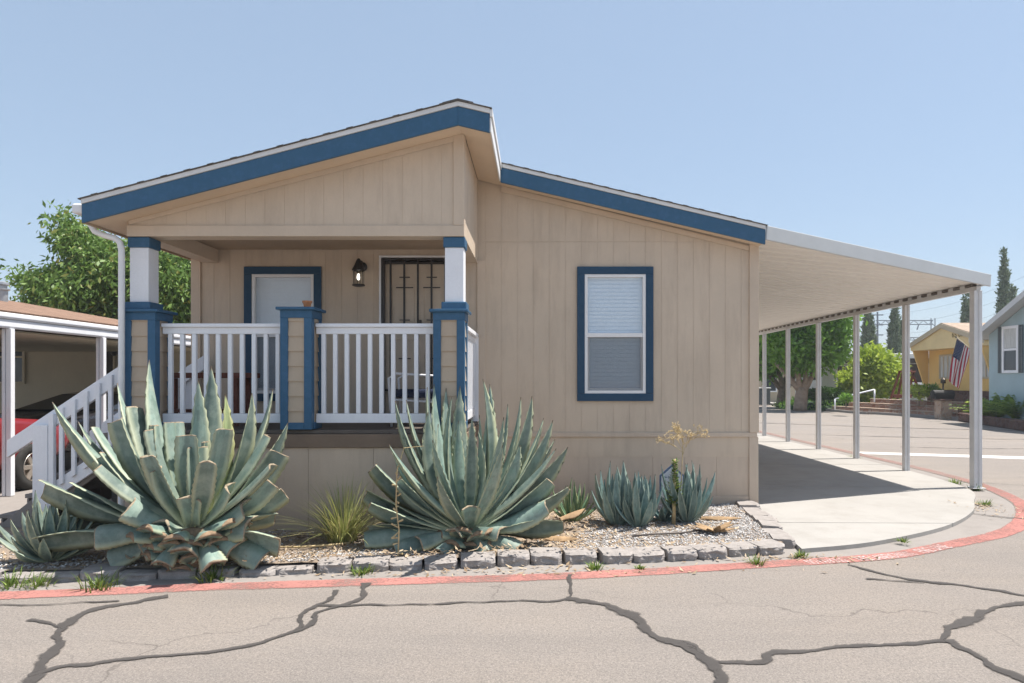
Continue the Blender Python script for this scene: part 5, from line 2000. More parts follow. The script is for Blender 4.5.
# green spurge stem
sp_ = thing('spurge_stem', 'upright green leafy stem in front of the small house shaped sign', 'plant', (1.36, 6.8, bedZ(1.36, 6.8)))
b0 = Vector((1.36, 6.8, bedZ(1.36, 6.8)))
top = P(675, 459, 6.8)
mb = MB()
mb.tube([b0, b0.lerp(top, 0.5), top], [0.02, 0.018, 0.008], 8)
mb.build('stem', M['dry'], sp_, smooth=True)
lv2, lc2 = [], []
gg = random.Random(5)
for i in range(150):
    k = i / 150
    p = b0.lerp(top, 0.28 + 0.70 * k)
    az = i * 2.4
    rr = (0.10 if k < 0.45 else 0.055) * gg.uniform(0.7, 1.2)
    d = Vector((math.cos(az), math.sin(az), gg.uniform(0.1, 0.8))) * rr
    s = Vector((-math.sin(az), math.cos(az), 0)) * 0.016
    lv2 += [p, p + d * 0.5 + s, p + d, p + d * 0.5 - s]
    lc2 += [(0.3, 0.5, gg.random())] * 4
np_mesh('foliage', np.array([tuple(q) for q in lv2]), np.arange(len(lv2)).reshape(-1, 4), np.array(lc2), M['succulent'], sp_)

# small house-shaped yard sign
sg = thing('yard_sign', 'small pale house shaped yard sign against the skirt behind the agaves', 'sign', (1.37, 7.35, 0.06))
c = P(672, 484, 7.4)


def pent(k, dz=0.0):
    w, h = 0.135 * k, 0.17 * k
    return [(c.x - w, c.z - h), (c.x + w, c.z - h), (c.x + w, c.z + h * 0.55), (c.x, c.z + h * 1.25), (c.x - w, c.z + h * 0.55)]


MB().yprism(pent(1.0), 7.40, 7.412).build('border', M['signblue'], sg)
pl_ = MB().yprism(pent(0.86), 7.394, 7.3995).build('panel', M['signface'], sg)
mb = MB()
for r_ in range(3):
    for q in range(4):
        x = c.x - 0.085 + q * 0.044 + rng.uniform(-0.004, 0.004)
        z = c.z + 0.07 - r_ * 0.06
        mb.box(x, x + 0.030, 7.3915, 7.3935, z, z + 0.008)
        mb.box(x, x + 0.006, 7.3912, 7.3914, z - 0.012, z + 0.018)
mb.build('lettering', M['signblue'], sg)
bx('stake', c.x - 0.012, c.x + 0.012, 7.413, 7.43, 0.02, c.z, M['galv'], sg)

# black drip hose on the gravel
mb = MB()
hp = [G(u, v, 0.085) for u, v in ((632, 536), (655, 534), (680, 533), (700, 530), (706, 524))]
mb.tube(hp, 0.009, 8)
tag(mb.build('drip_hose', M['hose'], smooth=True), 'dark drip hose lying on the gravel below the blue agaves', 'hose')
mb = MB()
hp = [G(u, v, 0.075) for u, v in ((268, 547), (300, 547), (330, 545), (350, 543))]
mb.tube(hp, 0.009, 8)
tag(mb.build('drip_hose', M['dry'], smooth=True), 'tan drip hose lying on dry soil beside the grass clump', 'hose')
# dropped leaves
for i, (pts_, lab) in enumerate((((P(536, 543, 6.2), P(580, 539, 6.1)), 'curled brown dead leaf lying on the gravel right of the whole leaved agave'), ((P(700, 517, 7.05), P(742, 519, 7.0)), 'tan dead leaf lying on the gravel near the carport slab'), ((P(560, 486, 6.6), P(585, 478, 6.7)), 'dry brown leaf tip beside the small young agave'))):
    mb = MB()
    a, b = pts_
    a.z = max(bedZ(a.x, a.y) + 0.025, 0.07 if i < 2 else a.z)
    b.z = max(bedZ(b.x, b.y) + 0.03, 0.08 if i < 2 else 0.2)
    if i == 2:
        a.z, b.z = 0.16, 0.24
    agave_leaf(mb, a, b, 0.11 if i != 1 else 0.08, bow=0.02, droop=0.05, thick=0.012, seg=14, tw=0.1, fold=0.3)
    tag(mb.build('dead_leaf', M['deadleaf'], smooth=True), lab, 'leaf')
mb = MB()
for i in range(9):
    a = 2.4 * i
    b = Vector((1.66, 6.42, bedZ(1.66, 6.42) + 0.01))
    agave_leaf(mb, b, b + Vector((math.cos(a) * 0.2, math.sin(a) * 0.15, 0.03 + 0.03 * (i % 3))), 0.07, bow=0.02, droop=0.1, thick=0.012, seg=8, tw=0.0)
tag(mb.build('dead_rosette', M['deadleaf'], smooth=True), 'withered brown agave rosette lying flat on the gravel by the edging', 'dead plant')

# ------------------------------------------------------------------ across the side street
# ficus trees
for (tu, name, lab, blobs, seed, tx) in (
    (800, 'ficus_tree', 'round dense green ficus with a pale thick trunk behind the carport posts',
     [PB(812, 300, 33, 30, 30, 1.6), PB(798, 345, 33, 26, 26, 1.5), PB(825, 340, 33, 22, 24, 1.4), PB(835, 322, 33, 12, 22, 1.2), PB(782, 330, 33.5, 20, 26, 1.4), PB(808, 362, 32.8, 22, 10, 1.2)], 41, 800),
    (782, 'ficus_tree', 'dark trunked green ficus standing left of the pale trunked one',
     [PB(775, 330, 37, 20, 34, 1.5), PB(763, 345, 37, 16, 26, 1.4), PB(770, 365, 36.5, 16, 12, 1.2), PB(790, 300, 37, 30, 24, 1.5)], 42, 782)):
    Yt = 33 if tu == 800 else 36
    base = G(tu, 380 + H * F / Yt - 4, 0.05)
    base = Vector(((tu - CU) / F * Yt, Yt, 0.03))
    t_ = thing(name, lab, 'tree', base)
    mb = MB()
    limb(mb, base, base + Vector((0.1, 0, 1.1)), 0.33, 0.27, 0.08, 6, seed)
    for e in ((-1.1, 0.2, 2.3), (-0.4, -0.2, 2.6), (0.5, 0, 2.6), (1.1, 0.1, 2.4)):
        limb(mb, base + Vector((0.1 + e[0] * 0.08, 0, 0.95)), base + Vector(e), 0.16, 0.08, 0.15, 6, seed + e[0])
    mb.build('trunk', M['barkpale'] if tu == 800 else M['bark'], t_, smooth=True)
    foliage('crown', blobs, 620, 16, 0.30, 0.5, M['ficusleaf'], t_, droop=0.2, spread=0.22, seed=seed, shell=0.75, cdark=0.55)
# green mound under the ficus
mb = MB()
c = Vector((13.6, 34.6, 0.0))
sph = []
for i in range(7):
    for k in range(28):
        a = 2 * math.pi * k / 28
        rr = math.sin((1 - i / 6) * math.pi / 2)
        sph.append((14.9 + 2.4 * rr * math.cos(a), 35.2 + 2.2 * rr * math.sin(a), 0.02 + 0.42 * math.cos((1 - i / 6) * math.pi / 2)))
mb.add(sph, [(i * 28 + k, i * 28 + (k + 1) % 28, (i + 1) * 28 + (k + 1) % 28, (i + 1) * 28 + k) for i in range(6) for k in range(28)])
struct(mb.build('terrain', M['hedgegreen'], smooth=True))
stuff(foliage('ground_cover', [(14.9, 35.2, 0.1, 2.4, 2.2, 0.38)], 260, 14, 0.16, 0.4, M['ficusleaf'], None, droop=0, spread=0.14, seed=50, shell=0.8, up=0.5))
# hedge
hg = thing('hedge', 'dark green clipped hedge between the ficus and the lime green shrub', 'hedge', (15.4, 33.8, 0))
foliage('foliage', [PB(x, 394, 34, 7, 5, 0.4) for x in range(812, 838, 6)], 260, 14, 0.13, 0.5, M['hedgeleaf'], hg, droop=0, spread=0.07, seed=51, shell=0.6)
# lime shrub
lb = thing('round_shrub', 'large lime green round shrub behind the stone steps', 'shrub', (16.7, 34.2, 0))
foliage('foliage', [PB(872, 372, 34.2, 20, 23, 1.2), PB(872, 358, 34.2, 10, 12, 0.6), PB(856, 385, 34.2, 13, 13, 1.0), PB(888, 380, 34.2, 15, 18, 1.0), PB(866, 388, 34.2, 21, 11, 1.0), PB(850, 380, 34.2, 5, 7, 0.5), PB(896, 372, 34.2, 8, 12, 0.6)], 620, 16, 0.24, 0.5, M['limeleaf'], lb, droop=-0.1, spread=0.16, seed=52, shell=0.7, cdark=0.6)
mb = MB()
for i in range(5):
    limb(mb, (16.6 + i * 0.1, 34.2, 0.0), (16.2 + i * 0.35, 34.2, 1.6), 0.05, 0.02, 0.1, 4, i)
mb.build('stem', M['bark'], lb)

# terraced stone planter with steps
tw_ = thing('stone_terrace', 'red brown stone retaining wall in three low tiers beside the far kerb', 'retaining wall', (15, 29.5, 0))
n_ = Vector((7, 1.8, 0)).normalized()
a0, b0_ = Vector((14.25, 33.0, 0)), Vector((16.15, 25.9, 0))
for k, (z, sh0, sh1) in enumerate(((0.20, 0.0, 0.0), (0.40, 0.06, 0.10), (0.58, 0.17, 0.12))):
    a = a0.lerp(b0_, sh0) + n_ * (0.55 * k)
    b = a0.lerp(b0_, 1 - sh1) + n_ * (0.55 * k)
    q = [a, b, b + n_ * 0.28, a + n_ * 0.28]
    MB().prism([(p.x, p.y) for p in q], 0.0 if k == 0 else 0.02, z).build('tier_wall', M['redstone'], tw_, bevel=0.03)
    cp_ = [a - n_ * 0.03, b - n_ * 0.03, b + n_ * 0.31, a + n_ * 0.31]
    MB().prism([(p.x, p.y) for p in cp_], z + 0.003, z + 0.05).build('coping', M['brick'], tw_, bevel=0.015)
    fl = [a + n_ * 0.3, b + n_ * 0.3, b + n_ * (0.54 if k < 2 else 1.6), a + n_ * (0.54 if k < 2 else 1.6)]
    MB().prism([(p.x, p.y) for p in fl], 0.02, z - 0.08).build('soil_bed', M['soil'], tw_)
# white handrail beside the terrace
hr = thing('handrail', 'thin white sloping handrail rising beside the stone terrace', 'handrail', (13.3, 30, 0))
Yh = 30.5
p0, p1, p2, p3 = P(835, 410, Yh), P(835, 399, Yh), P(874.5, 389.6, 30.0), P(874.5, 402, 30.0)
mb = MB()
mb.tube([p0, p1], 0.035, 8)
mb.tube([p3, p2], 0.035, 8)
mb.build('post', M['white'], hr, smooth=True)
MB().tube([p1, p2], 0.035, 8).build('rail', M['white'], hr, smooth=True)
# rusty A-frame swing by the shrub
aw = thing('garden_swing', 'rusty red wooden frame stand beside the lime green shrub', 'garden frame', (16.2, 30, 0.5))
Ya = 31.6
mb = MB()
for u0, u1 in ((891, 898), (909, 916), (905, 898)):
    pass
for ua, va, ub, vb in ((890, 401, 900, 371), (911, 370, 922, 398), (903, 371, 897, 401), (914, 371, 906, 399)):
    mb.bar(P(ua, va, Ya + (0.0 if ua < 900 else 0.5)), P(ub, vb, Ya + (0.0 if ua < 900 else 0.5)), 0.08, 0.08)
mb.bar(P(899, 371.5, Ya), P(915, 371.5, Ya + 0.5), 0.08, 0.08)
mb.build('frame', M['redwood'], aw)
bx('seat', P(896, 395, Ya).x, P(913, 395, Ya).x, Ya + 0.1, Ya + 0.5, P(900, 398, Ya).z, P(900, 394.5, Ya).z, M['redwood'], aw)
# small shrubs on the terrace
for u, v, r, lab, m_ in ((919, 392, 9, 'small yellow green bush on the terrace before the yellow home', 'limeleaf'), (931, 390, 7, 'small dark green bush by the corner of the yellow home', 'ficusleaf'), (846, 398, 4, 'low dark bush under the white handrail', 'ficusleaf')):
    sb = thing('small_bush', lab, 'bush', P(u, v + r, 28.5))
    foliage('foliage', [PB(u, v, 28.5, r, r * 0.8, 0.35)], 60, 14, 0.13, 0.3, M[m_], sb, droop=-0.4, spread=0.05, seed=60 + u, shell=0.4)
    MB().tube([P(u, v + r + 5, 28.5), P(u, v, 28.5)], 0.03, 6).build('stem', M['bark'], sb)


def gable_house(name, label, X, ya, yb, zbase, zeave, zridge, depth, wall_m, roof_m, trim_m, overhang=0.35, skirt=None, rise_at=0.5):
    """a home whose gable end faces -X on the plane X, running from ya (near) to yb (far)"""
    h = thing(name, label, 'house', (X, (ya + yb) / 2, 0))
    ym = ya + (yb - ya) * rise_at
    w = MB()
    poly = [(ya, zbase), (yb, zbase), (yb, zeave), (ym, zridge), (ya, zeave)]
    n = 5
    v = [(X, p[0], p[1]) for p in poly] + [(X + depth, p[0], p[1]) for p in poly]
    w.add(v, [tuple(range(5)), tuple(range(5, 10))[::-1]] + [(i, (i + 1) % 5, 5 + (i + 1) % 5, 5 + i) for i in range(5)])
    w.build('wall', wall_m, h)
    sl0 = (zridge - zeave) / (ym - ya)
    sl1 = (zridge - zeave) / (yb - ym)
    r = MB()
    x0, x1 = X - overhang, X + depth + 0.2
    e0, e1 = ya - 0.35, yb + 0.35
    z0, z1 = zeave - sl0 * 0.35 + 0.03, zeave - sl1 * 0.35 + 0.03
    zr = zridge + 0.03
    v = []
    for xx in (x0, x1):
        v += [(xx, e0, z0), (xx, ym, zr), (xx, e1, z1), (xx, e0, z0 + 0.10), (xx, ym, zr + 0.10), (xx, e1, z1 + 0.10)]
    r.add(v, [(0, 1, 7, 6), (1, 2, 8, 7), (3, 9, 10, 4), (4, 10, 11, 5), (0, 3, 4, 1), (1, 4, 5, 2), (6, 7, 10, 9), (7, 8, 11, 10), (0, 6, 9, 3), (2, 5, 11, 8)])
    rr = r.build('roof', roof_m, h)
    t = MB()
    t.add([(x0 - 0.03, e0, z0 - 0.12), (x0 - 0.03, ym, zr - 0.12), (x0 - 0.03, ym, zr + 0.07), (x0 - 0.03, e0, z0 + 0.07), (x0 - 0.002, e0, z0 - 0.12), (x0 - 0.002, ym, zr - 0.12), (x0 - 0.002, ym, zr + 0.07), (x0 - 0.002, e0, z0 + 0.07)],
          [(0, 1, 2, 3), (7, 6, 5, 4), (0, 4, 5, 1), (2, 6, 7, 3), (0, 3, 7, 4), (1, 5, 6, 2)])
    t.add([(x0 - 0.03, e1, z1 - 0.12), (x0 - 0.03, ym, zr - 0.12), (x0 - 0.03, ym, zr + 0.07), (x0 - 0.03, e1, z1 + 0.07), (x0 - 0.002, e1, z1 - 0.12), (x0 - 0.002, ym, zr - 0.12), (x0 - 0.002, ym, zr + 0.07), (x0 - 0.002, e1, z1 + 0.07)],
          [(0, 1, 2, 3), (7, 6, 5, 4), (0, 4, 5, 1), (2, 6, 7, 3), (0, 3, 7, 4), (1, 5, 6, 2)])
    t.build('fascia', trim_m, rr)
    if skirt:
        MB().box(X - 0.06, X + depth, ya - 0.04, yb + 0.04, 0.0, zbase + 0.02).build('skirt', skirt, h)
    return h, ym


def yat(u, X):
    return X * F / (u - CU)


# yellow home
X1 = 17.2
ya, yb = yat(998, X1), yat(929, X1)
yh, ym = gable_house('yellow_home', 'yellow mobile home with brown numerals on its gable behind the flag', X1, ya, yb, 1.05, 3.05, 3.70, 11, M['yellow'], M['browntile'], M['beige'], 0.75, M['darkbrick'], 0.52)
# gable panel standing proud over the recessed windows, with wing walls
gx = X1 - 0.7
mb = MB()
v = []
for xx in (gx, gx + 0.69):
    v += [(xx, ya - 0.2, 2.78), (xx, yb + 0.2, 2.78), (xx, yb + 0.2, 2.98), (xx, ym, 3.64), (xx, ya - 0.2, 2.98)]
mb.add(v, [tuple(range(5)), tuple(range(5, 10))[::-1]] + [(i, (i + 1) % 5, 5 + (i + 1) % 5, 5 + i) for i in range(5)])
mb.build('gable_panel', M['yellowpale'], yh)
mb = MB()
for yy in (yb + 0.02, ya - 0.1):
    mb = MB()
    v = []
    for y2 in (yy, yy + 0.08):
        v += [(X1 - 0.68, y2, 2.779), (X1 - 0.001, y2, 2.779), (X1 - 0.001, y2, 1.07), (X1 - 0.12, y2, 1.07)]
    mb.add(v, [(0, 1, 2, 3), (7, 6, 5, 4), (0, 4, 5, 1), (1, 5, 6, 2), (2, 6, 7, 3), (3, 7, 4, 0)])
    mb.build('wing_wall', M['yellow'], yh)
y0, y1 = yat(953, X1), yat(940, X1)
simple_window(yh, (X1, y1, H + 0.0 + 0.05), (0, -1, 0), y1 - y0, 1.02, (-1, 0, 0), M['beige'], M['curtain'], 0.07, (('v', 0.33), ('v', 0.66)))
y0, y1 = yat(993, X1), yat(975, X1)
simple_window(yh, (X1, y1, H + 0.05), (0, -1, 0), y1 - y0, 1.15, (-1, 0, 0), M['beige'], M['curtain'], 0.07, (('v', 0.33), ('v', 0.66)))
mb = MB()
vs, fs_ = text_mesh('65 80', 1.0)
wd, hh = max(p[0] for p in vs), max(p[1] for p in vs)
yA, yB = yat(952, gx), yat(963.5, gx)
zc_ = H + (380 - 337) / F * yat(957, gx)
mb.add([(gx - 0.012, yA + (yB - yA) * p[0] / wd, zc_ + 0.20 * p[1] / hh) for p in vs], fs_)
mb.build('house_number', M['ochre'], yh, fix=False)

# US flag on a slanting pole fixed to the yellow home
fl = thing('national_flag', 'stars and stripes flag drooping from a slanted pole before the yellow home', 'flag', (16.4, 25.5, 2.4))
ft, fb = P(957, 338, 24.8), P(975, 353, 25.4)
MB().tube([fb, ft + (ft - fb).normalized() * 0.05], 0.022, 8).build('pole', M['polewood'], fl, smooth=True)
MB().lathe(ft + (ft - fb).normalized() * 0.07, [(0.01, -0.03), (0.035, 0), (0.01, 0.04)], 10).build('finial', M['bronze'], fl, smooth=True)
ax = (fb - ft).normalized()
hoist = 0.98
nu, nv = 30, 26
corner = P(948.5, 381, 24.9)
fly = corner - ft
vs, cols_ = [], []
for i in range(nu + 1):
    for j in range(nv + 1):
        s_, q_ = i / nu, j / nv
        p = ft + ax * hoist * q_ * (1 - 0.15 * s_) + fly * s_ + Vector((0.0, 0.07, 0.02)) * math.sin(q_ * 11 + s_ * 3.5) * (0.3 + s_)
        vs.append(tuple(p))
fs_, mi_ = [], []
for i in range(nu):
    for j in range(nv):
        st = j // 2
        canton = (i < nu * 0.42) and st < 7
        fs_.append((i * (nv + 1) + j, (i + 1) * (nv + 1) + j, (i + 1) * (nv + 1) + j + 1, i * (nv + 1) + j + 1))
        mi_.append(2 if canton else (0 if st % 2 == 0 else 1))
mb = MB()
mb.add(vs, fs_)
mb.mi = mi_
for r_ in range(9):
    for q_ in range(6 if r_ % 2 == 0 else 5):
        fi = (0.035 + 0.0 + (q_ + (0 if r_ % 2 == 0 else 0.5)) * 0.068) * nu
        fj = (0.5 + r_ * 1.5)
        i, j = int(fi), int(fj)
        if i < nu * 0.42 and j < 14:
            a_, b_, c_ = Vector(vs[i * (nv + 1) + j]), Vector(vs[(i + 1) * (nv + 1) + j]), Vector(vs[i * (nv + 1) + j + 1])
            m_ = a_ + (b_ - a_) * (fi - i) + (c_ - a_) * (fj - j)
            nrm = (b_ - a_).cross(c_ - a_).normalized()
            if nrm.y > 0:
                nrm = -nrm
            e1, e2 = (b_ - a_).normalized() * 0.013, (c_ - a_).normalized() * 0.013
            star = []
            for k in range(10):
                an = math.pi / 2 + k * math.pi / 5
                rr = 1.0 if k % 2 == 0 else 0.42
                star.append(m_ + nrm * 0.004 + e1 * rr * math.cos(an) * 1.2 + e2 * rr * math.sin(an) * 1.2)
            mb.add(star, [tuple(range(10))], 1)
o = mb.build('cloth', [M['flagred'], M['flagwhite'], M['flagblue']], fl, smooth=False, fix=False)

# blue-grey home, nearest on the right
X2 = 15.6
ya2, yb2 = 16.5, yat(989, X2)
bh, ym2 = gable_house('blue_grey_home', 'blue grey home with slate shutters at the right edge', X2, ya2, yb2, 0.35, 3.05, 4.75, 10, M['bluegrey'], M['greytrim'], M['greytrim'], 0.45, None, 0.5)
MB().box(X2 - 0.03, X2 + 10, ya2 - 0.02, yb2 + 0.02, 0.0, 0.62).build('skirt', M['bluegrey'], bh)
y0, y1 = yat(1019.5, X2), yat(1003, X2)
ww, wh = y1 - y0, 1.55
zb_ = H + (380 - 373) / F * yat(1011, X2)
wn = simple_window(bh, (X2, y1, zb_), (0, -1, 0), ww, wh, (-1, 0, 0), M['white'], M['darkglass'], 0.09, (('h', 0.5),))
MB().box(X2 - 0.030, X2 - 0.0205, y0 + 0.09, y1 - 0.09, zb_ + wh * 0.53, zb_ + wh - 0.09).build('curtain', M['curtain'], wn)
for a, b in ((y1 + 0.02, y1 + 0.19), (y0 - 0.19, y0 - 0.02)):
    mb = MB()
    mb.box(X2 - 0.05, X2 - 0.002, a, a + 0.05, zb_, zb_ + wh)
    mb.box(X2 - 0.05, X2 - 0.002, b - 0.05, b, zb_, zb_ + wh)
    k = 0.0
    while k < wh - 0.06:
        mb.box(X2 - 0.044, X2 - 0.002, a + 0.051, b - 0.051, zb_ + k, zb_ + k + 0.04)
        k += 0.06
    mb.build('shutter', M['shutter'], bh)

# brick mailbox pillar with a big black letter box
ml = thing('mailbox_pillar', 'black mailbox on a tan brick pillar beside the far kerb', 'mailbox', (15.2, 25.4, 0))
bp = G(946.5, 419.5, 0.0)
MB().box(bp.x - 0.215, bp.x + 0.215, bp.y, bp.y + 0.43, 0.0, 0.72).build('pillar', M['brick'], ml, bevel=0.02)
MB().box(bp.x - 0.26, bp.x + 0.26, bp.y - 0.05, bp.y + 0.48, 0.723, 0.77).build('cap', M['darkbrick'], ml, bevel=0.02)
mb = MB()
mb.lathe((bp.x, bp.y + 0.26, 0.95), [(0.02, -0.40), (0.16, -0.39), (0.17, -0.37), (0.17, 0.37), (0.16, 0.39), (0.02, 0.40)], 16, axis='x')
mb.box(bp.x - 0.36, bp.x + 0.36, bp.y + 0.10, bp.y + 0.42, 0.773, 0.93)
mb.build('letter_box', M['black'], ml)
ll_ = MB()
ll_.lathe((bp.x + 0.05, bp.y + 0.3, 0), [(0.03, 1.13), (0.03, 1.36), (0.09, 1.38), (0.09, 1.52), (0.02, 1.58)], 10)
ll_.build('lamp', M['bronze'], ml)

# brick edged fern bed before the blue home
fb_ = thing('brick_planter', 'low dark brick planter wall before the blue grey home', 'planter', (15.3, 22.5, 0))
a, b = G(958, 421), G(1040, 434)
n_ = Vector((b.y - a.y, a.x - b.x, 0)).normalized()
if n_.x < 0:
    n_ = -n_
mb = MB()
mb.prism([(p.x, p.y) for p in (a, b, b + n_ * 0.25, a + n_ * 0.25)], 0.0, 0.30)
mb.build('wall', M['darkbrick'], fb_, bevel=0.03)
MB().prism([(p.x, p.y) for p in (a + n_ * .251, b + n_ * .251, b + n_ * 1.6, a + n_ * 1.6)], 0.02, 0.24).build('soil_bed', M['soil'], fb_)


def fern(u, v, Y, n, L, label, seed, m):
    lr = random.Random(seed)
    c = P(u, v, Y)
    c.z = 0.24
    mb = MB()
    for i in range(n):
        az = lr.uniform(0, 6.283)
        el = R(lr.uniform(35, 85))
        ll = L * lr.uniform(0.6, 1.1)
        dh = Vector((math.cos(az), math.sin(az), 0))
        pts = []
        for k in range(8):
            t = k / 7
            pts.append(c + dh * ll * math.cos(el) * t * (1 + 0.4 * t) + Vector((0, 0, ll * math.sin(el) * t - 0.45 * ll * t * t)))
        s = Vector((-math.sin(az), math.cos(az), 0))
        rr = lr.random()
        for k in range(1, 8):
            for sgn in (1, -1):
                for sub in (0, 0.5):
                    p = pts[k - 1].lerp(pts[k], sub)
                    e = p + s * sgn * 0.14 * (1 - 0.5 * k / 7) + dh * 0.09 - Vector((0, 0, 0.03))
                    w_ = Vector((0, 0, 0.012)) + dh * 0.022
                    mb.add([p - w_, p + w_, e], [(0, 1, 2)], 0, (0.3, 0.5, min(1, rr + lr.uniform(-0.2, 0.2))))
    return tag(mb.build('fern', m, dat=True, fix=False), label, 'fern')


fern(989, 408, 23.3, 80, 1.15, 'light green fern in the brick planter nearest the front carport post', 1, M['limeleaf'])
fern(1003, 408, 22.9, 80, 1.5, 'dark green fern in the middle of the brick planter', 2, M['fernleaf'])
fern(1018, 409, 22.1, 80, 1.45, 'dark green fern in the brick planter at the right edge', 3, M['fernleaf'])

# long pale mobile home behind the shrub
lh = thing('pale_mobile_home', 'long pale flat roofed mobile home with dark porch behind the lime shrub', 'house', (18, 36, 0))
YL = 38.6
xa, xb = (822 - CU) / F * YL, (930 - CU) / F * YL
MB().box(xa, xb, YL, YL + 4, 0.0, P(0, 362, YL).z).build('wall', M['pale'], lh)
MB().box(xa - 0.4, xb + 0.6, YL - 1.6, YL + 4.2, P(0, 361, YL).z, P(0, 354.5, YL).z).build('roof', M['drip'], lh, bevel=0.03)
bx('porch_fascia', xa - 0.38, xb + 0.58, YL - 1.63, YL - 1.605, P(0, 364, YL).z, P(0, 361, YL).z + 0.1, M['darkdoor'], lh, 0)
for u0, u1 in ((836, 841), (845, 849), (808, 813), (855, 860)):
    simple_window(lh, ((u0 - CU) / F * YL, YL, P(0, 381, YL).z), (1, 0, 0), (u1 - u0) / F * YL + 0.3, 0.9, (0, -1, 0), M['white'], M['darkglass'], 0.06)
MB().box((899 - CU) / F * YL, (926 - CU) / F * YL, YL - 0.03, YL - 0.004, 0.6, P(0, 364, YL).z).build('porch_screen', M['darkdoor'], lh)
mb = MB()
for v_ in (383.5, 388):
    z_ = P(0, v_, YL - 1.5).z
    mb.box((898 - CU) / F * YL, (928 - CU) / F * YL, YL - 1.5, YL - 1.45, z_ - 0.06, z_ + 0.06)
mb.build('porch_rail', M['white'], lh)
# beige home far behind the ficus
fh = thing('beige_home', 'beige home partly hidden behind the ficus trunks', 'house', (15, 48, 0))
YB_ = 46
MB().box((700 - CU) / F * YB_, (808 - CU) / F * YB_, YB_, YB_ + 6, 0, P(0, 367, YB_).z).build('wall', M['beige'], fh)
MB().box((698 - CU) / F * YB_, (810 - CU) / F * YB_, YB_ - 0.4, YB_ + 6.2, P(0, 367, YB_).z + 0.002, P(0, 363, YB_).z).build('roof', M['drip'], fh)
simple_window(fh, (P(762, 392, YB_).x, YB_, P(0, 392, YB_).z), (1, 0, 0), 1.0, 1.0, (0, -1, 0), M['white'], M['darkglass'], 0.08)
# grey bins by it
for u, lab in ((759, 'grey wheeled bin beside the beige home, next to the carport corner'), (766, 'grey wheeled bin beside the beige home, next to the back carport post')):
    b_ = thing('wheeled_bin', lab, 'bin', P(u, 400, 40))
    x, z = P(u, 400, 40).x, 0.04
    MB().hexa(x - 0.26, x + 0.26, 40, 40.55, z, z, z + 0.95, z + 0.95).build('body', M['shutter'], b_, bevel=0.03)
    MB().box(x - 0.30, x + 0.30, 39.95, 40.62, z + 0.952, z + 1.02).build('lid', M['greytrim'], b_, bevel=0.03)
# orange cone by the mound
cn = thing('traffic_cone', 'small orange and white cone at the foot of the ficus mound', 'cone', P(796, 408, 33))
p = G(796, 408)
MB().lathe((p.x, p.y, 0), [(0.16, 0.0), (0.16, 0.03), (0.12, 0.035), (0.07, 0.22)], 14).build('cone', M['terracotta'], cn)
MB().lathe((p.x, p.y, 0), [(0.07, 0.221), (0.045, 0.38), (0.02, 0.40)], 14).build('band', M['white'], cn)

# cypresses
CY = [(842.5, 7, 314, 'narrow cypress just right of the ficus crown', 62, 1), (868.5, 9, 306, 'thick cypress between the fourth and fifth carport posts', 60, 2), (894.5, 7, 306, 'pointed cypress left of the steel gantry, taller of two', 60, 3),
      (901, 6, 322, 'pointed cypress left of the steel gantry, shorter of two', 61, 4), (966, 7, 294, 'dark cypress rising above the yellow gable', 60, 5), (1004, 7, 256, 'tall slim cypress above the blue grey roof', 58, 6), (1012, 5.5, 289, 'short cypress beside the tall slim one at the right edge', 58, 7)]
for u, hw, vt, lab, Y, sd_ in CY:
    c = P(u, 380, Y)
    t_ = thing('cypress_tree', lab, 'tree', (c.x, Y, 0), 'slender cypresses behind the far homes')
    top = P(u, vt, Y).z
    k = Y / F
    bl_ = []
    n_ = 9
    for i in range(n_):
        f = i / (n_ - 1)
        z = 0.8 + (top - 1.2) * f
        rr = hw * k * (1.05 - 0.78 * f ** 1.6) * (0.6 + 0.4 * min(1, f * 4))
        bl_.append((c.x + rng.uniform(-.08, .08), Y, z, rr, rr, top / n_ * 0.75))
    foliage('crown', bl_, 1000, 12, 0.27, 0.4, M['cypressleaf'], t_, droop=0, spread=0.09, seed=90 + sd_, shell=0.5, up=1.3, cdark=0.6)
    MB().tube([(c.x, Y, -0.02), (c.x, Y, top * 0.9)], [0.16, 0.03], 8).build('trunk', M['bark'], t_)

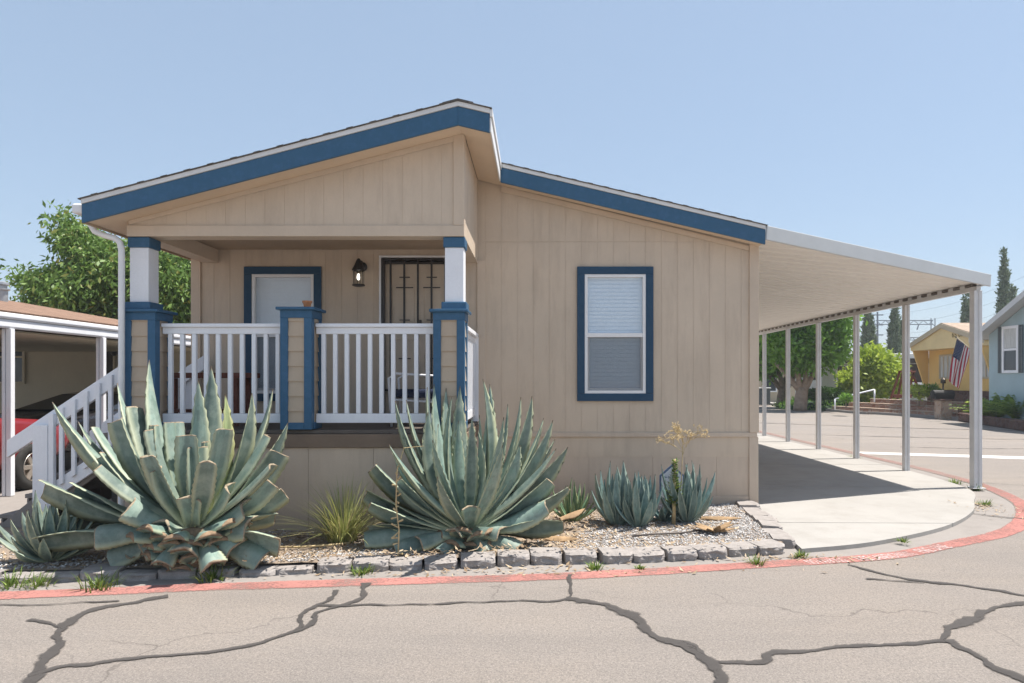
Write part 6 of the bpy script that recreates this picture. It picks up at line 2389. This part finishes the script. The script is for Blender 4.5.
# steel gantries of the substation and a wooden power pole
YG = 120
for (ua, ub, vt, vb, lab) in ((876, 933, 320.5, 324.5, 'tall grey steel lattice gantry above the flat roof'), (838, 874, 338, 341, 'lower grey lattice gantry left of the tall one, behind the cypresses'), (905, 948, 337.5, 340, 'low grey lattice gantry in front of the tall one')):
    gt_ = thing('lattice_gantry', lab, 'steel gantry', P((ua + ub) / 2, 380, YG), 'steel gantries on the skyline')
    mb = MB()
    a1, a2 = P(ua, vt, YG), P(ub, vt, YG)
    b1, b2 = P(ua, vb, YG), P(ub, vb, YG)
    mb.bar(a1, a2, 0.14, 0.14)
    mb.bar(b1, b2, 0.14, 0.14)
    n_ = 12
    for i in range(n_):
        q = a1.lerp(a2, i / n_) if i % 2 == 0 else b1.lerp(b2, i / n_)
        r_ = b1.lerp(b2, (i + 1) / n_) if i % 2 == 0 else a1.lerp(a2, (i + 1) / n_)
        mb.bar(q, r_, 0.08, 0.08)
    mb.build('truss', M['steelgrey'], gt_)
    for x in (a1, a2):
        mb = MB()
        for dx in (-0.35, 0.35):
            mb.bar((x.x + dx, YG, 0), (x.x + dx, YG, x.z + 0.4), 0.12, 0.12)
        k = 0.5
        sgn = 1
        while k < x.z - 0.6:
            mb.bar((x.x - 0.35 * sgn, YG, k), (x.x + 0.35 * sgn, YG, k + 0.8), 0.07, 0.07)
            k += 0.8
            sgn = -sgn
        mb.build('leg', M['steelgrey'], gt_)
    mb = MB()
    for i in range(3):
        q = b1.lerp(b2, 0.25 + 0.25 * i)
        mb.tube([q, q - Vector((0.3, 0, 0.9))], [0.10, 0.12], 6)
    mb.build('insulator', M['steelgrey'], gt_)
pp = thing('power_pole', 'thin grey power pole with crossarms behind the narrow cypress', 'power pole', P(876, 380, 90))
MB().tube([(P(877.5, 0, 90).x, 90, 0), (P(877.5, 0, 90).x, 90, P(0, 312, 90).z)], [0.16, 0.11], 8).build('pole', M['steelgrey'], pp)
for v_ in (315, 325, 335):
    bx('crossarm', P(873, 0, 90).x, P(883, 0, 90).x, 89.9, 90.02, P(0, v_, 90).z - 0.07, P(0, v_, 90).z + 0.07, M['steelgrey'], pp, 0)
for i, v_ in enumerate((315, 325, 335)):
    mb = MB()
    a = Vector((P(882, 0, 90).x, 90, P(0, v_, 90).z + 0.1))
    b = P(1060, v_ - 55 + 4 * i, 62)
    pts = [a.lerp(b, t / 14) - Vector((0, 0, 1.2 * math.sin(math.pi * t / 14))) for t in range(15)]
    mb.tube(pts, 0.012, 4)
    tag(mb.build('power_line', M['steelgrey']), ('highest', 'middle', 'lowest')[i] + ' of the three thin power lines over the cypresses', 'power line', 'thin power lines')

hzm = bpy.data.materials.new('valley_haze')
hzm.use_nodes = True
hzm.node_tree.nodes.clear()
pv_ = hzm.node_tree.nodes.new('ShaderNodeVolumePrincipled')
pv_.inputs['Color'].default_value = (0.86, 0.90, 0.96, 1)
pv_.inputs['Density'].default_value = HAZE
po_ = hzm.node_tree.nodes.new('ShaderNodeOutputMaterial')
hzm.node_tree.links.new(pv_.outputs[0], po_.inputs['Volume'])
stuff(MB().box(-560, 560, -340, 940, -1.1, 22).build('haze', hzm))

# ------------------------------------------------------------------ camera, sky, sun
cam = bpy.data.cameras.new('camera')
co = bpy.data.objects.new('camera', cam)
COL.objects.link(co)
co.location = (0, 0, H)
co.rotation_euler = (R(90), 0, 0)
cam.sensor_width = 36
cam.lens = 36 * F / 1024
cam.shift_x = -(CU - 512) / 1024
cam.shift_y = (CV - 341.5) / 1024
cam.clip_end = 2000
scene.camera = co

SUN = Vector((0.355, 0.055, 0.93)).normalized()
el, az = math.asin(SUN.z), math.atan2(SUN.x, SUN.y)
w = bpy.data.worlds.new('World')
scene.world = w
w.use_nodes = True
nt = w.node_tree
nt.nodes.clear()
sky = nt.nodes.new('ShaderNodeTexSky')
sky.sky_type = 'NISHITA'
sky.sun_disc = False
sky.sun_elevation = el
sky.sun_rotation = az
sky.air_density = 1.0
sky.dust_density = 1.2
sky.ozone_density = 2.0
bg = nt.nodes.new('ShaderNodeBackground')
bg.inputs['Strength'].default_value = 0.135
ow = nt.nodes.new('ShaderNodeOutputWorld')
hz = nt.nodes.new('ShaderNodeMix')
hz.data_type = 'RGBA'
hz.inputs[0].default_value = 0.72
cin = [i for i in hz.inputs if i.type == 'RGBA']
cin[1].default_value = (1.32, 1.68, 2.10, 1)
nt.links.new(sky.outputs[0], cin[0])
nt.links.new([o for o in hz.outputs if o.type == 'RGBA'][0], bg.inputs['Color'])
nt.links.new(bg.outputs[0], ow.inputs['Surface'])
sl = bpy.data.lights.new('sun', 'SUN')
sl.energy = 3.9
sl.angle = R(0.53)
sl.color = (1.0, 0.95, 0.88)
so_ = bpy.data.objects.new('sun', sl)
COL.objects.link(so_)
so_.rotation_euler = SUN.to_track_quat('Z', 'Y').to_euler()

vs_ = scene.view_settings
scene.display_settings.display_device = 'sRGB'
vs_.view_transform = 'Standard'
vs_.look = 'None'
vs_.gamma = 1.0
vs_.exposure = 1.1
vs_.use_curve_mapping = False
